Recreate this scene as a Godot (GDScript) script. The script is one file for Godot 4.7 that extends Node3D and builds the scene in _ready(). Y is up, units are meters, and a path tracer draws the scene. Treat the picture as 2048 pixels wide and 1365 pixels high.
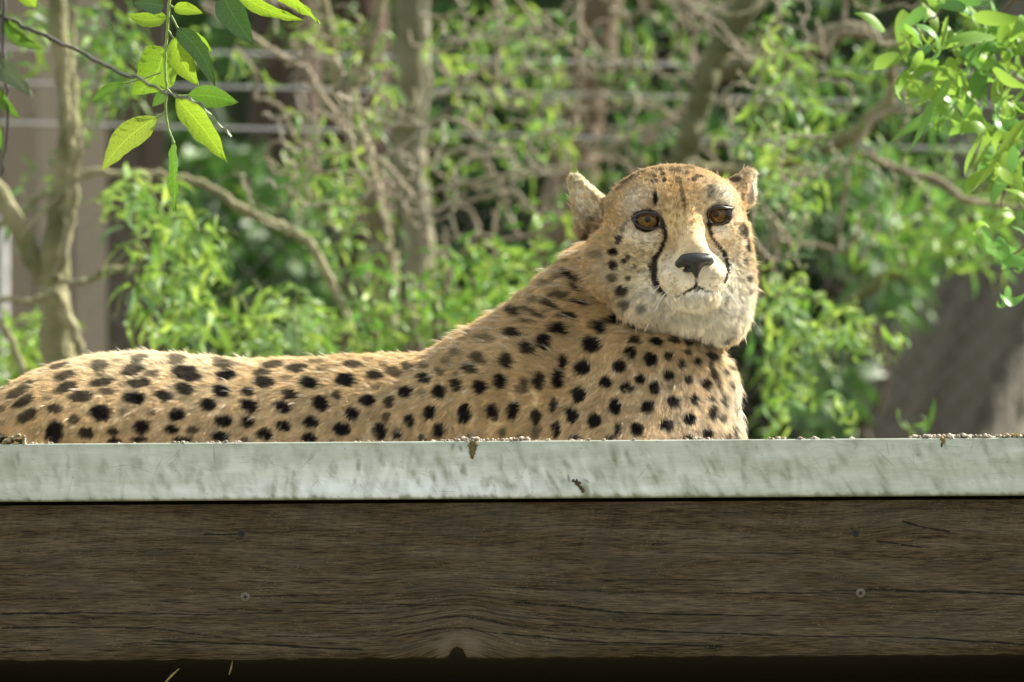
extends Node3D

# metres, y up. A level of 1 pixel of the 2048 wide frame is 1 / FOCAL of the distance.
const FOCAL := 11320.0
var eye := Vector3(0.0, 1.5, 6.0)
var view := Basis()
var rng := RandomNumberGenerator.new()
var noise := FastNoiseLite.new()
var noise2 := FastNoiseLite.new()

func _ready() -> void:
	rng.seed = 20240611
	noise.seed = 7
	noise.frequency = 1.0
	noise.noise_type = FastNoiseLite.TYPE_SIMPLEX
	noise.fractal_type = FastNoiseLite.FRACTAL_NONE
	noise2.seed = 91
	noise2.frequency = 1.0
	noise2.noise_type = FastNoiseLite.TYPE_SIMPLEX
	noise2.fractal_type = FastNoiseLite.FRACTAL_FBM
	noise2.fractal_octaves = 3
	# camera
	view = Basis.from_euler(Vector3(deg_to_rad(5.0), 0.0, 0.0)) * Basis(Vector3(0, 0, 1), deg_to_rad(-0.36))
	var cam := Camera3D.new()
	cam.name = "camera"
	cam.near = 0.3
	cam.far = 200.0
	cam.keep_aspect = Camera3D.KEEP_HEIGHT
	cam.transform = Transform3D(view, eye)
	var lens := CameraAttributesPhysical.new()
	lens.frustum_near = 0.3
	lens.frustum_far = 200.0
	lens.frustum_focal_length = 12.0 / (682.5 / FOCAL)
	lens.frustum_focus_distance = 5.84
	lens.exposure_aperture = 8.8
	cam.attributes = lens
	cam.fov = rad_to_deg(2.0 * atan(682.5 / FOCAL))
	add_child(cam)
	# sky and sun
	var sky_mat := ProceduralSkyMaterial.new()
	sky_mat.sky_top_color = Color(0.83, 0.87, 0.90)
	sky_mat.sky_horizon_color = Color(0.97, 0.96, 0.93)
	sky_mat.sky_curve = 0.2
	sky_mat.ground_bottom_color = Color(0.22, 0.25, 0.16)
	sky_mat.ground_horizon_color = Color(0.45, 0.5, 0.38)
	sky_mat.sky_energy_multiplier = 0.76
	var sky := Sky.new()
	sky.sky_material = sky_mat
	var env := Environment.new()
	env.background_mode = Environment.BG_SKY
	env.sky = sky
	env.tonemap_mode = Environment.TONE_MAPPER_LINEAR
	env.tonemap_exposure = 2.75
	env.sdfgi_enabled = true
	env.ssao_enabled = true
	env.ssil_enabled = true
	var around := WorldEnvironment.new()
	around.name = "world_environment"
	around.environment = env
	add_child(around)
	var sun := DirectionalLight3D.new()
	sun.name = "sun"
	sun.light_color = Color(1.0, 0.97, 0.91)
	sun.light_energy = 1.6
	sun.light_angular_distance = 0.5
	sun.shadow_enabled = true
	sun.transform = Transform3D(Basis.looking_at(-Vector3(0.78, 0.66, -0.30).normalized(), Vector3.UP), Vector3(4, 8, -3))
	add_child(sun)
	# large structure
	build_ground()
	build_platform()
	build_far_side()
	build_trees()
	build_cheetah()
	build_front_twigs()
	build_small_things()

# ------------------------------------------------------------------ helpers
func pt(px: float, py: float, depth: float) -> Vector3:
	return eye + view * Vector3((px - 1024.0) / FOCAL * depth, (682.5 - py) / FOCAL * depth, -depth)

func ln(px: float, depth: float) -> float:
	return px / FOCAL * depth

var taken := {}
func numbered(called: String) -> String:
	var n: int = taken.get(called, 0)
	taken[called] = n + 1
	return called if n == 0 else "%s_%03d" % [called, n]

func tag(o: Node3D, label: String, category := "", group := "", kind := "") -> void:
	if label:
		o.set_meta("label", label)
	if category:
		o.set_meta("category", category)
	if group:
		o.set_meta("group", group)
	if kind:
		o.set_meta("kind", kind)

func base(called: String, at: Vector3) -> Node3D:
	var o := Node3D.new()
	o.name = numbered(called)
	o.position = at
	add_child(o)
	return o

func mat(c: Color, rough := 0.8, metal := 0.0, tinted := true) -> StandardMaterial3D:
	var m := StandardMaterial3D.new()
	m.albedo_color = c.linear_to_srgb() if not tinted else Color.WHITE
	m.vertex_color_use_as_albedo = tinted
	m.roughness = rough
	m.metallic = metal
	return m

class Shape:
	var v := PackedVector3Array()
	var n := PackedVector3Array()
	var c := PackedColorArray()
	var uv := PackedVector2Array()
	var idx := PackedInt32Array()

	func vert(p: Vector3, nn: Vector3, cc: Color, t := Vector2.ZERO) -> int:
		v.append(p)
		n.append(nn)
		c.append(cc)
		uv.append(t)
		return v.size() - 1

	func tri(a: int, b: int, d: int) -> void:
		# clockwise seen from outside, whichever way round the corners are given
		if (v[b] - v[a]).cross(v[d] - v[a]).dot(n[a] + n[b] + n[d]) > 0.0:
			idx.append(a)
			idx.append(d)
			idx.append(b)
		else:
			idx.append(a)
			idx.append(b)
			idx.append(d)

	func quad(a: int, b: int, d: int, e: int) -> void:
		tri(a, b, d)
		tri(a, d, e)

	func face(a: Vector3, b: Vector3, d: Vector3, e: Vector3, out: Vector3, cc: Color) -> void:
		quad(vert(a, out, cc, Vector2(0, 0)), vert(b, out, cc, Vector2(1, 0)), vert(d, out, cc, Vector2(1, 1)), vert(e, out, cc, Vector2(0, 1)))

	func box(lo: Vector3, hi: Vector3, cc: Color) -> void:
		var k := [Vector3(lo.x, lo.y, lo.z), Vector3(hi.x, lo.y, lo.z), Vector3(hi.x, hi.y, lo.z), Vector3(lo.x, hi.y, lo.z), Vector3(lo.x, lo.y, hi.z), Vector3(hi.x, lo.y, hi.z), Vector3(hi.x, hi.y, hi.z), Vector3(lo.x, hi.y, hi.z)]
		face(k[4], k[5], k[6], k[7], Vector3(0, 0, 1), cc)
		face(k[0], k[1], k[2], k[3], Vector3(0, 0, -1), cc)
		face(k[0], k[4], k[7], k[3], Vector3(-1, 0, 0), cc)
		face(k[1], k[5], k[6], k[2], Vector3(1, 0, 0), cc)
		face(k[3], k[2], k[6], k[7], Vector3(0, 1, 0), cc)
		face(k[0], k[1], k[5], k[4], Vector3(0, -1, 0), cc)

	func tube(p: PackedVector3Array, r: PackedFloat32Array, cs: PackedColorArray, sides: int, capped := true) -> void:
		var up := Vector3(0.31, 0.2, 0.93)
		var first := v.size()
		var m := p.size()
		for i in m:
			var t := (p[mini(i + 1, m - 1)] - p[maxi(i - 1, 0)]).normalized()
			var a := (up - t * up.dot(t)).normalized()
			up = a
			var b := t.cross(a)
			for s in sides:
				var ang := TAU * s / sides
				var o := a * cos(ang) + b * sin(ang)
				v.append(p[i] + o * r[i])
				n.append(o)
				c.append(cs[i])
				uv.append(Vector2(float(s) / sides, i))
		for i in m - 1:
			for s in sides:
				var q := first + i * sides
				var s2 := (s + 1) % sides
				quad(q + s, q + s2, q + sides + s2, q + sides + s)
		if capped:
			for e in [0, m - 1]:
				var mid := vert(p[e], (p[e] - p[1 if e == 0 else m - 2]).normalized(), cs[e])
				for s in sides:
					tri(first + e * sides + s, first + e * sides + (s + 1) % sides, mid)

	func mesh() -> ArrayMesh:
		var a := []
		a.resize(Mesh.ARRAY_MAX)
		a[Mesh.ARRAY_VERTEX] = v
		a[Mesh.ARRAY_NORMAL] = n
		a[Mesh.ARRAY_COLOR] = c
		a[Mesh.ARRAY_TEX_UV] = uv
		a[Mesh.ARRAY_INDEX] = idx
		var m := ArrayMesh.new()
		m.add_surface_from_arrays(Mesh.PRIMITIVE_TRIANGLES, a)
		return m

func put(called: String, m: Mesh, material: Material, parent: Node3D = null) -> MeshInstance3D:
	var o := MeshInstance3D.new()
	o.mesh = m
	o.material_override = material
	if parent == null or parent == self:
		o.name = numbered(called)
		add_child(o)
	else:
		o.name = called
		parent.add_child(o, true)
	return o

func shifted(s: Shape, by: Vector3) -> Shape:
	for i in s.v.size():
		s.v[i] -= by
	return s

# a smooth curve through points, x and y in pixels of the 2048 frame, w = width in pixels; wiggle in pixels
func curve(list: Array, depth: float, wiggle := 0.0, seed_ := 0.0, per := 7, thin := 1.0) -> Array:
	var p := PackedVector3Array()
	var r := PackedFloat32Array()
	for i in list.size() - 1:
		var a = list[maxi(i - 1, 0)]
		var b = list[i]
		var c = list[i + 1]
		var d = list[mini(i + 2, list.size() - 1)]
		var steps := per + (1 if i == list.size() - 2 else 0)
		for k in steps:
			var t := float(k) / per
			var q := Vector2(a[0], a[1]).cubic_interpolate(Vector2(c[0], c[1]), Vector2.ZERO, Vector2.ZERO, 0.0)
			q = Vector2(b[0], b[1]).cubic_interpolate(Vector2(c[0], c[1]), Vector2(a[0], a[1]), Vector2(d[0], d[1]), t)
			var s := (i + t) * 1.3 + seed_ * 17.3
			q += Vector2(noise.get_noise_2d(s * 1.7, seed_ + 3.0), noise.get_noise_2d(s * 1.7, seed_ + 50.0)) * wiggle
			var z := noise.get_noise_2d(s, seed_ + 90.0) * wiggle * 1.5
			p.append(pt(q.x, q.y, depth + ln(z, depth)))
			r.append(ln(lerpf(b[2], c[2], t) * 0.5 * thin * (1.0 + 0.10 * noise.get_noise_2d(s * 4.0, 7.0)), depth))
	return [p, r]

func multi(called: String, mesh: Mesh, material: Material, where: Array, tint: PackedColorArray, parent: Node3D = null) -> MultiMeshInstance3D:
	var mm := MultiMesh.new()
	mm.transform_format = MultiMesh.TRANSFORM_3D
	mm.use_colors = true
	mm.mesh = mesh
	mm.instance_count = where.size()
	for i in where.size():
		var tr: Transform3D = where[i]
		mm.set_instance_transform(i, tr)
		mm.set_instance_color(i, tint[i])
	var o := MultiMeshInstance3D.new()
	o.multimesh = mm
	o.material_override = material
	if parent == null:
		o.name = numbered(called)
		add_child(o)
	else:
		o.name = called
		parent.add_child(o, true)
	o.set_meta("kind", "stuff")
	return o

# ------------------------------------------------------------------ ground and shelter
const EDGE_Z := 0.30

func on_z(px: float, py: float, z: float) -> Vector3:
	var d := view * Vector3((px - 1024.0) / FOCAL, (682.5 - py) / FOCAL, -1.0)
	return eye + d * ((z - eye.z) / d.z)

func build_ground() -> void:
	var s := Shape.new()
	var steps := 60
	for j in steps + 1:
		for i in steps + 1:
			var u := (float(i) / steps * 2.0 - 1.0)
			var w := (float(j) / steps * 2.0 - 1.0)
			var x := u * absf(u) * 90.0
			var z := w * absf(w) * 90.0
			var g := noise2.get_noise_2d(x * 0.8, z * 0.8)
			s.vert(Vector3(x, 0.03 * g - 0.02, z), Vector3.UP, Color(0.075, 0.085, 0.035).lerp(Color(0.13, 0.10, 0.06), clampf(0.5 + g, 0, 1)))
	for j in steps:
		for i in steps:
			var q := j * (steps + 1) + i
			s.quad(q, q + 1, q + steps + 2, q + steps + 1)
	var o := put("ground", s.mesh(), mat(Color.WHITE, 0.95))
	tag(o, "worn grass and earth ground of the enclosure", "ground", "", "structure")

func stroke(a: PackedFloat32Array, w: int, h: int, x0: float, y0: float, x1: float, y1: float, half: float, amount: float) -> void:
	var lo_x := clampi(int(minf(x0, x1) - half - 1), 0, w - 1)
	var hi_x := clampi(int(maxf(x0, x1) + half + 1), 0, w - 1)
	var lo_y := clampi(int(minf(y0, y1) - half - 1), 0, h - 1)
	var hi_y := clampi(int(maxf(y0, y1) + half + 1), 0, h - 1)
	var d := Vector2(x1 - x0, y1 - y0)
	var l2 := maxf(d.length_squared(), 0.001)
	for y in range(lo_y, hi_y + 1):
		for x in range(lo_x, hi_x + 1):
			var p := Vector2(x - x0, y - y0)
			var t := clampf(p.dot(d) / l2, 0.0, 1.0)
			var q := (p - d * t).length() / half
			if q < 1.0:
				var fall := (1.0 - q * q)
				a[y * w + x] = maxf(a[y * w + x], amount * fall * (0.55 + 0.45 * sin(PI * clampf(t, 0.04, 0.96))))

func metal_textures() -> Array:
	var w := 2048
	var h := 128
	var dirt := PackedFloat32Array()
	dirt.resize(w * h)
	var line := PackedFloat32Array()
	line.resize(w * h)
	var r := RandomNumberGenerator.new()
	r.seed = 5
	# wiped smears, steeper near the middle and swept to the right further on
	for i in 230:
		var x := r.randf_range(0, w)
		var y := r.randf_range(10, h * 0.75)
		var lean := r.randf_range(-4, 6) + (18.0 if x > w * 0.5 and r.randf() < 0.7 else 0.0) - (6.0 if x < w * 0.45 else 0.0)
		var l := r.randf_range(14, 60)
		stroke(dirt, w, h, x, y, x + lean * l / 40.0, y + l, r.randf_range(4, 13), r.randf_range(0.15, 0.6))
	for i in 26:
		var x := w * 0.43 + r.randf_range(0, w * 0.2)
		stroke(dirt, w, h, x, r.randf_range(25, 60), x + r.randf_range(4, 22), 120, r.randf_range(6, 15), r.randf_range(0.2, 0.5))
	for i in 150:
		var x := r.randf_range(0, w)
		var y := r.randf_range(0, h)
		var a := r.randf_range(-0.5, 0.5) if r.randf() < 0.45 else r.randf_range(0.8, 2.3)
		var l := r.randf_range(6, 46)
		stroke(line, w, h, x, y, x + cos(a) * l, y + sin(a) * l, r.randf_range(0.7, 1.3), r.randf_range(0.15, 0.6))
	for i in 260:
		var x := r.randf_range(0, w)
		var y := r.randf_range(0, h)
		stroke(line, w, h, x, y, x + r.randf_range(-2, 2), y + r.randf_range(-1, 2), r.randf_range(0.8, 2.2), r.randf_range(0.2, 0.8))
	# dried trickle marks and a dirty hand print right of the middle
	for q in [[1157, 975, 1164, 985, 5, 1.1], [1150, 965, 1157, 976, 3, .9], [1165, 960, 1174, 966, 3, .8], [1134, 952, 1136, 966, 3, 1.0], [905, 888, 902, 900, 4, .7], [918, 893, 921, 902, 4, .8], [33, 905, 36, 930, 4, .55], [1886, 880, 1890, 898, 3, .6], [1895, 905, 1925, 922, 7, .3], [1925, 922, 2060, 925, 8, .4]]:
		var tx = (q[0] - 1024.0) / 1.16 + w / 2.0
		var ty = (q[1] - 882.0 + (q[0] - 1024.0) * 0.0063) / 118.0 * h
		var ux = (q[2] - 1024.0) / 1.16 + w / 2.0
		var uy = (q[3] - 882.0 + (q[2] - 1024.0) * 0.0063) / 118.0 * h
		stroke(line if q[4] < 6 else dirt, w, h, tx, ty, ux, uy, q[4], q[5])
	var rgb := PackedByteArray()
	rgb.resize(w * h * 3)
	var rough := PackedByteArray()
	rough.resize(w * h)
	for y in h:
		for x in w:
			var i := y * w + x
			var n1 := noise2.get_noise_2d(x * 0.006, y * 0.02)
			var n2 := noise2.get_noise_2d((x - y * 0.3) * 0.03 + 60.0, y * 0.014)
			var n3 := noise.get_noise_2d(x * 0.02, y * 0.9)
			var clean := clampf(exp(-pow((x - 850.0) / 420.0, 2.0)) * smoothstep(20.0, 75.0, y) * 1.1 + 0.25 * n1, 0.0, 1.0)
			var d := clampf(dirt[i] * (0.55 + 0.45 * exp(-pow((x - 1000.0) / 520.0, 2.0))) * (0.75 + 0.5 * n2) + 0.26 * maxf(0.0, noise2.get_noise_2d((x - y * 0.25) * 0.018, y * 0.006 + 40.0)) + 0.25 * maxf(0.0, n2) + 0.28 * exp(-y / 13.0) + 0.5 * smoothstep(117.0, 127.0, y + 6.0 * n2), 0.0, 1.0)
			var c := Color(0.50, 0.535, 0.455).lerp(Color(0.74, 0.785, 0.76), clean)
			c = c.lerp(Color(0.22, 0.245, 0.16), minf(d * 1.15, 0.9))
			c = c * (1.0 + 0.05 * n3 + 0.05 * n1)
			c = c.lerp(Color(0.07, 0.07, 0.05), clampf(line[i], 0.0, 1.0) * 0.75)
			c = c.linear_to_srgb()
			rgb[i * 3] = clampi(int(c.r * 255.0), 0, 255)
			rgb[i * 3 + 1] = clampi(int(c.g * 255.0), 0, 255)
			rgb[i * 3 + 2] = clampi(int(c.b * 255.0), 0, 255)
			rough[i] = clampi(int(255.0 * (0.42 + 0.35 * d - 0.08 * clean)), 0, 255)
	return [ImageTexture.create_from_image(Image.create_from_data(w, h, false, Image.FORMAT_RGB8, rgb)), ImageTexture.create_from_image(Image.create_from_data(w, h, false, Image.FORMAT_L8, rough))]

func wood_textures() -> Array:
	var w := 2048
	var h := 352
	var line := PackedFloat32Array()
	line.resize(w * h)
	var r := RandomNumberGenerator.new()
	r.seed = 15
	var X := func(px: float) -> float: return (px - 1024.0) / 1.16 + w / 2.0
	var Y := func(px: float, py: float) -> float: return py - 990.0 + (px - 1024.0) * 0.0063
	# long drying cracks
	for q in [
		[1729, 1180, 1880, 1184, 2.2, 1.3], [1880, 1184, 2060, 1189, 2.0, 1.2], [1500, 1186, 1705, 1187, 1.6, .9], [1024, 1205, 1130, 1214, 2.0, 1.0], [1130, 1214, 1244, 1226, 2.2, 1.1], [1244, 1226, 1480, 1232, 1.9, 1.0], [1480, 1232, 1760, 1234, 1.5, .7],
		[1090, 1250, 1300, 1262, 2.0, 1.0], [1300, 1262, 1560, 1272, 2.0, 1.0], [1560, 1272, 1830, 1276, 1.6, .9], [1830, 1276, 2060, 1290, 2.2, 1.1], [1000, 1268, 1170, 1284, 2.2, 1.0], [1170, 1284, 1440, 1294, 2.0, 1.0],
		[0, 1229, 160, 1226, 2.2, 1.1], [160, 1226, 420, 1231, 1.8, .9], [420, 1231, 700, 1222, 1.4, .6], [0, 1257, 120, 1254, 2.0, 1.0], [120, 1254, 300, 1257, 2.0, 1.0], [300, 1257, 440, 1276, 1.6, .7], [300, 1282, 480, 1288, 2.4, 1.1], [480, 1288, 720, 1300, 2.2, 1.0],
		[0, 1305, 100, 1300, 2.0, .9], [500, 1193, 640, 1192, 1.6, .9], [640, 1192, 900, 1186, 1.2, .6], [405, 1070, 474, 1069, 1.8, 1.0], [494, 1066, 640, 1062, 1.4, .6], [640, 1062, 860, 1050, 1.2, .5], [560, 1205, 900, 1212, 1.5, .8], [430, 1219, 560, 1222, 2.2, .8],
		[1803, 1043, 1830, 1052, 2.4, 1.2], [1830, 1052, 1895, 1064, 1.9, 1.1], [1750, 1084, 1840, 1094, 1.7, .9], [1760, 1112, 1826, 1119, 1.4, .8], [1160, 1055, 1300, 1058, 1.2, .5], [1180, 1160, 1500, 1162, 1.4, .6], [1024, 1176, 1250, 1186, 1.6, .8], [1250, 1186, 1500, 1188, 1.5, .7],
		[700, 1250, 830, 1246, 1.5, .7], [830, 1246, 915, 1232, 1.6, .8], [915, 1232, 1010, 1250, 1.6, .8], [1010, 1250, 1100, 1262, 1.5, .7], [780, 1274, 860, 1262, 1.5, .7], [860, 1262, 920, 1256, 1.5, .7], [920, 1256, 990, 1268, 1.5, .7]]:
		var m := 6
		var ox := 0.0
		var oy := 0.0
		for s in m + 1:
			var t := float(s) / m
			var px = lerpf(q[0], q[2], t)
			var py = lerpf(q[1], q[3], t) + 1.4 * noise.get_noise_2d(px * 0.02, q[1])
			var nx = X.call(px)
			var ny = Y.call(px, py)
			if s > 0:
				stroke(line, w, h, ox, oy, nx, ny, q[4] * (0.55 + 0.7 * r.randf()), q[5] * 1.25 * (0.75 + 0.5 * r.randf()))
			ox = nx
			oy = ny
	for k in 44:
		var y0 := r.randf_range(150.0, 316.0) if k < 32 else r.randf_range(30.0, 150.0)
		var x0 := r.randf_range(-150.0, 2100.0)
		var l := r.randf_range(60.0, 420.0)
		var slope := r.randf_range(-0.004, 0.012)
		var half := r.randf_range(0.5, 1.1) * (1.0 if k < 32 else 0.6)
		var ox := 0.0
		var oy := 0.0
		for s in 16:
			var t := s / 15.0
			var px := x0 + l * t
			var py := y0 + slope * l * t + 2.0 * noise.get_noise_2d(px * 0.012, y0)
			py -= 46.0 * exp(-pow((px - 915.0) / 95.0, 2.0)) * exp(-maxf(312.0 - py, 0.0) / 75.0)
			var nx = X.call(px)
			if s > 0:
				stroke(line, w, h, ox, oy, nx, py, half * (0.7 + 0.6 * sin(PI * t)), 0.85)
			ox = nx
			oy = py
	var rgb := PackedByteArray()
	rgb.resize(w * h * 3)
	var hm := PackedByteArray()
	hm.resize(w * h)
	for y in h:
		for x in w:
			var i := y * w + x
			var px := (x - w / 2.0) * 1.16 + 1024.0
			var py := float(y)
			var k1 := exp(-pow((px - 915.0) / 95.0, 2.0))
			var dy1 := 312.0 - py
			var g := py + 46.0 * k1 * exp(-maxf(dy1, 0.0) / 75.0)
			var k2 := exp(-pow((px - 1850.0) / 120.0, 2.0)) * exp(-pow((py - 60.0) / 50.0, 2.0))
			g += 16.0 * k2
			g += 5.0 * noise.get_noise_2d(px * 0.0014, py * 0.005) - 0.012 * (px - 1024.0)
			var n1 := noise.get_noise_2d(px * 0.0022, g * 0.030)
			var n2 := noise.get_noise_2d(px * 0.0055 + 40.0, g * 0.07)
			var n3 := noise.get_noise_2d(px * 0.010 + 90.0, g * 0.19)
			var n4 := noise.get_noise_2d(px * 0.016, g * 0.36 + 300.0)
			var low := smoothstep(150.0, 300.0, py)
			# dark lines between year rings, wider apart towards the lower edge
			var ring := absf(noise.get_noise_2d(px * 0.0011 + 700.0, g * 0.055))
			var seam := (1.0 - smoothstep(0.0, 0.075, ring)) * (0.25 + 0.75 * low) * clampf(0.6 + 1.2 * noise.get_noise_2d(px * 0.006, g * 0.02 + 80.0), 0.0, 1.0)
			var crack := clampf(line[i], 0.0, 1.0)
			var v := 0.60 + 0.09 * n1 + 0.06 * n2 + 0.16 * n3 + 0.22 * n4 + 0.16 * noise.get_noise_2d(px * 0.035, g * 0.6 + 900.0)
			var saw := noise.get_noise_2d((px + py * 0.25) * 0.075, py * 0.004) * (1.0 - smoothstep(60.0, 170.0, py))
			v += 0.05 * saw
			v = clampf(v - 0.45 * seam, 0.08, 1.3)
			var c := Color(0.078, 0.056, 0.029).lerp(Color(0.087, 0.066, 0.040), clampf(0.5 + n1 + 0.5 * low - 0.2, 0, 1)) * v * 1.5
			var stain := smoothstep(0.15, 0.6, noise2.get_noise_2d(px * 0.004 + 20.0, py * 0.012 + 5.0))
			c = c.lerp(Color(0.055, 0.050, 0.036), 0.35 * stain)
			c = c.lerp(Color(0.012, 0.010, 0.007), crack)
			# light flecks
			if noise.get_noise_2d(px * 0.11 + 500.0, py * 0.3) > 0.84 and noise2.get_noise_2d(px * 0.008, py * 0.02 + 70.0) > 0.25:
				c = c.lerp(Color(0.22, 0.19, 0.11), 0.5)
			var kd := Vector2((px - 915.0) / 1.25, py - 312.0).length()
			c = c.lerp(Color(0.15, 0.115, 0.085), 0.75 * smoothstep(46.0, 26.0, kd))
			c = c.linear_to_srgb()
			rgb[i * 3] = clampi(int(c.r * 255.0), 0, 255)
			rgb[i * 3 + 1] = clampi(int(c.g * 255.0), 0, 255)
			rgb[i * 3 + 2] = clampi(int(c.b * 255.0), 0, 255)
			hm[i] = clampi(int(255.0 * (0.72 + 0.10 * n3 + 0.08 * n2 + 0.06 * n4 - 0.25 * seam - 0.6 * crack + 0.03 * saw)), 0, 255)
	return [ImageTexture.create_from_image(Image.create_from_data(w, h, false, Image.FORMAT_RGB8, rgb)), ImageTexture.create_from_image(Image.create_from_data(w, h, false, Image.FORMAT_L8, hm))]

func build_platform() -> void:
	var top := on_z(1024, 882, EDGE_Z).y
	var low := on_z(1024, 998, EDGE_Z).y
	var half := 0.95
	# the folded metal strip
	var at := Vector3(0, low, EDGE_Z)
	var strip := base("metal_edging", at)
	tag(strip, "pale galvanised metal edging with scratches and smears, along the roof edge under the cheetah", "metal edging")
	var s := Shape.new()
	var prof: Array[Vector2] = [Vector2(-0.045, top - 0.004), Vector2(-0.0448, top - 0.0002), Vector2(-0.002, top), Vector2(-0.0006, top - 0.0006), Vector2(0, top - 0.002)]
	for k in 9:
		prof.append(Vector2(0.0006 * sin(k * 0.9), lerpf(top - 0.002, low + 0.0025, (k + 1) / 9.0)))
	prof.append(Vector2(-0.0008, low + 0.0006))
	prof.append(Vector2(-0.0028, low))
	prof.append(Vector2(-0.0095, low + 0.0012))
	prof.append(Vector2(-0.0095, low + 0.0032))
	prof.append(Vector2(-0.0022, low + 0.0042))
	prof.append(Vector2(-0.0022, top - 0.004))
	prof.append(Vector2(-0.045, top - 0.004))
	var cols := 96
	for i in cols + 1:
		var x := lerpf(-half, half, float(i) / cols)
		for k in prof.size():
			var a := prof[maxi(k - 1, 0)]
			var b := prof[mini(k + 1, prof.size() - 1)]
			var t := (b - a).normalized()
			var nn := Vector3(0, t.x, -t.y)
			var y := prof[k].y
			var dent := 0.0006 * noise.get_noise_2d(x * 6.0, y * 9.0)
			s.vert(Vector3(x, y, EDGE_Z + prof[k].x + dent), nn.normalized(), Color.WHITE, Vector2(0.5 + x / 1.2, clampf((top - y) / (top - low), 0.01, 0.99)))
	var m := prof.size()
	for i in cols:
		for k in m - 1:
			s.quad(i * m + k, i * m + k + 1, (i + 1) * m + k + 1, (i + 1) * m + k)
	var mt := metal_textures()
	var mm := mat(Color.WHITE, 1.0, 0.25, false)
	mm.albedo_texture = mt[0]
	mm.roughness_texture = mt[1]
	mm.roughness_texture_channel = BaseMaterial3D.TEXTURE_CHANNEL_RED
	mm.metallic_specular = 0.4
	put("sheet", shifted(s, at).mesh(), mm, strip)
	# the fascia board
	var bz := EDGE_Z - 0.0115
	var b_top := low - 0.0032
	var b_low := on_z(1024, 1316, bz).y
	at = Vector3(0, b_low, bz)
	var board := base("fascia_board", at)
	tag(board, "weathered dark brown timber board with cracked grain and a knot hole at its lower edge", "board")
	s = Shape.new()
	var hole := on_z(914, 1316, bz).x
	var nx := 400
	var ny := 12
	for i in nx + 1:
		var x := lerpf(-half, half, float(i) / nx)
		if i > 0 and i < nx and absf(x - hole) < 0.012:
			x = hole + (x - hole)
		var edge := b_low + 0.0008 * noise.get_noise_2d(x * 30.0, 4.0)
		var dx := absf(x - hole) / 0.0092
		if dx < 1.0:
			edge += 0.0105 * sqrt(1.0 - dx * dx)
		for j in ny + 1:
			var y := lerpf(b_top, edge, float(j) / ny)
			var z := bz + 0.0008 * noise.get_noise_2d(x * 3.0, y * 20.0)
			if j == ny:
				z -= 0.0015
			s.vert(Vector3(x, y, z), Vector3(0, 0, 1) if j < ny else Vector3(0, -0.6, 0.8), Color.WHITE, Vector2(0.5 + x / 1.2, (on_z_row(y, bz) - 990.0) / 352.0))
		s.vert(Vector3(x, edge - 0.0003, bz - 0.0015), Vector3(0, -1, 0), Color.WHITE, Vector2(0.5 + x / 1.2, 0.93))
		s.vert(Vector3(x, edge - 0.0003, bz - 0.04), Vector3(0, -1, 0), Color.WHITE, Vector2(0.5 + x / 1.2, 0.80))
		s.vert(Vector3(x, edge, bz - 0.0402), Vector3(0, 0, -1), Color.WHITE, Vector2(0.5 + x / 1.2, 0.9))
		s.vert(Vector3(x, b_top, bz - 0.0402), Vector3(0, 0, -1), Color.WHITE, Vector2(0.5 + x / 1.2, 0.1))
	m = ny + 5
	for i in nx:
		for k in m - 1:
			if k == ny or k == ny + 2:
				continue
			s.quad(i * m + k, i * m + k + 1, (i + 1) * m + k + 1, (i + 1) * m + k)
	var wt := wood_textures()
	var wm := mat(Color.WHITE, 0.8, 0.0, false)
	wm.albedo_texture = wt[0]
	wm.metallic_specular = 0.3
	wm.heightmap_enabled = true
	wm.heightmap_texture = wt[1]
	wm.heightmap_scale = 0.15
	put("timber", shifted(s, at).mesh(), wm, board)
	# screws in the board
	var steel := mat(Color(0.125, 0.105, 0.078), 0.6, 0.2, false)
	var dark_steel := mat(Color(0.026, 0.027, 0.021), 0.85, 0.2, false)
	var pit := mat(Color(0.006, 0.006, 0.005), 0.9, 0.0, false)
	for q in [[483, 1068, 0.0002, 0.5], [490, 1195, 0.0016, 0.2], [1712, 1067, 0.0002, 0.8], [1722, 1187, 0.0016, 0.9]]:
		var p := on_z(q[0], q[1], bz + q[2])
		var screw := screw_head(q[3])
		var o := put("screw", screw[0], steel if q[2] > 0.001 else dark_steel, board)
		o.position = p - at
		tag(o, "bright raised screw head" if q[2] > 0.001 else "dark sunken screw head")
		put("recess", screw[1], pit, o)
	# shelter under the roof: posts, ceiling boards, back wall
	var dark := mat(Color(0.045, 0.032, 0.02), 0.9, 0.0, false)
	var shelter := base("timber_shelter", Vector3(0, 0, -0.25))
	tag(shelter, "dark timber shelter whose roof carries the cheetah, seen as the black strip below the board", "shelter")
	var o0 := shelter.position
	var y_c := b_low + 0.012
	for k in 7:
		s = Shape.new()
		var z_hi := bz - 0.042 - k * 0.19
		s.box(Vector3(-half, y_c, z_hi - 0.186) - o0, Vector3(half, y_c + 0.022, z_hi) - o0, Color.WHITE)
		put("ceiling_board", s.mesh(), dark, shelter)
	s = Shape.new()
	s.box(Vector3(-half, low - 0.06, EDGE_Z - 0.09) - o0, Vector3(half, top - 0.012, EDGE_Z - 0.068) - o0, Color.WHITE)
	put("edge_batten", s.mesh(), dark, shelter)
	for k in 9:
		s = Shape.new()
		s.box(Vector3(-half, 0.02 + k * 0.192, bz - 1.40) - o0, Vector3(half, 0.205 + k * 0.192, bz - 1.376) - o0, Color.WHITE)
		put("wall_board", s.mesh(), dark, shelter)
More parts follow.
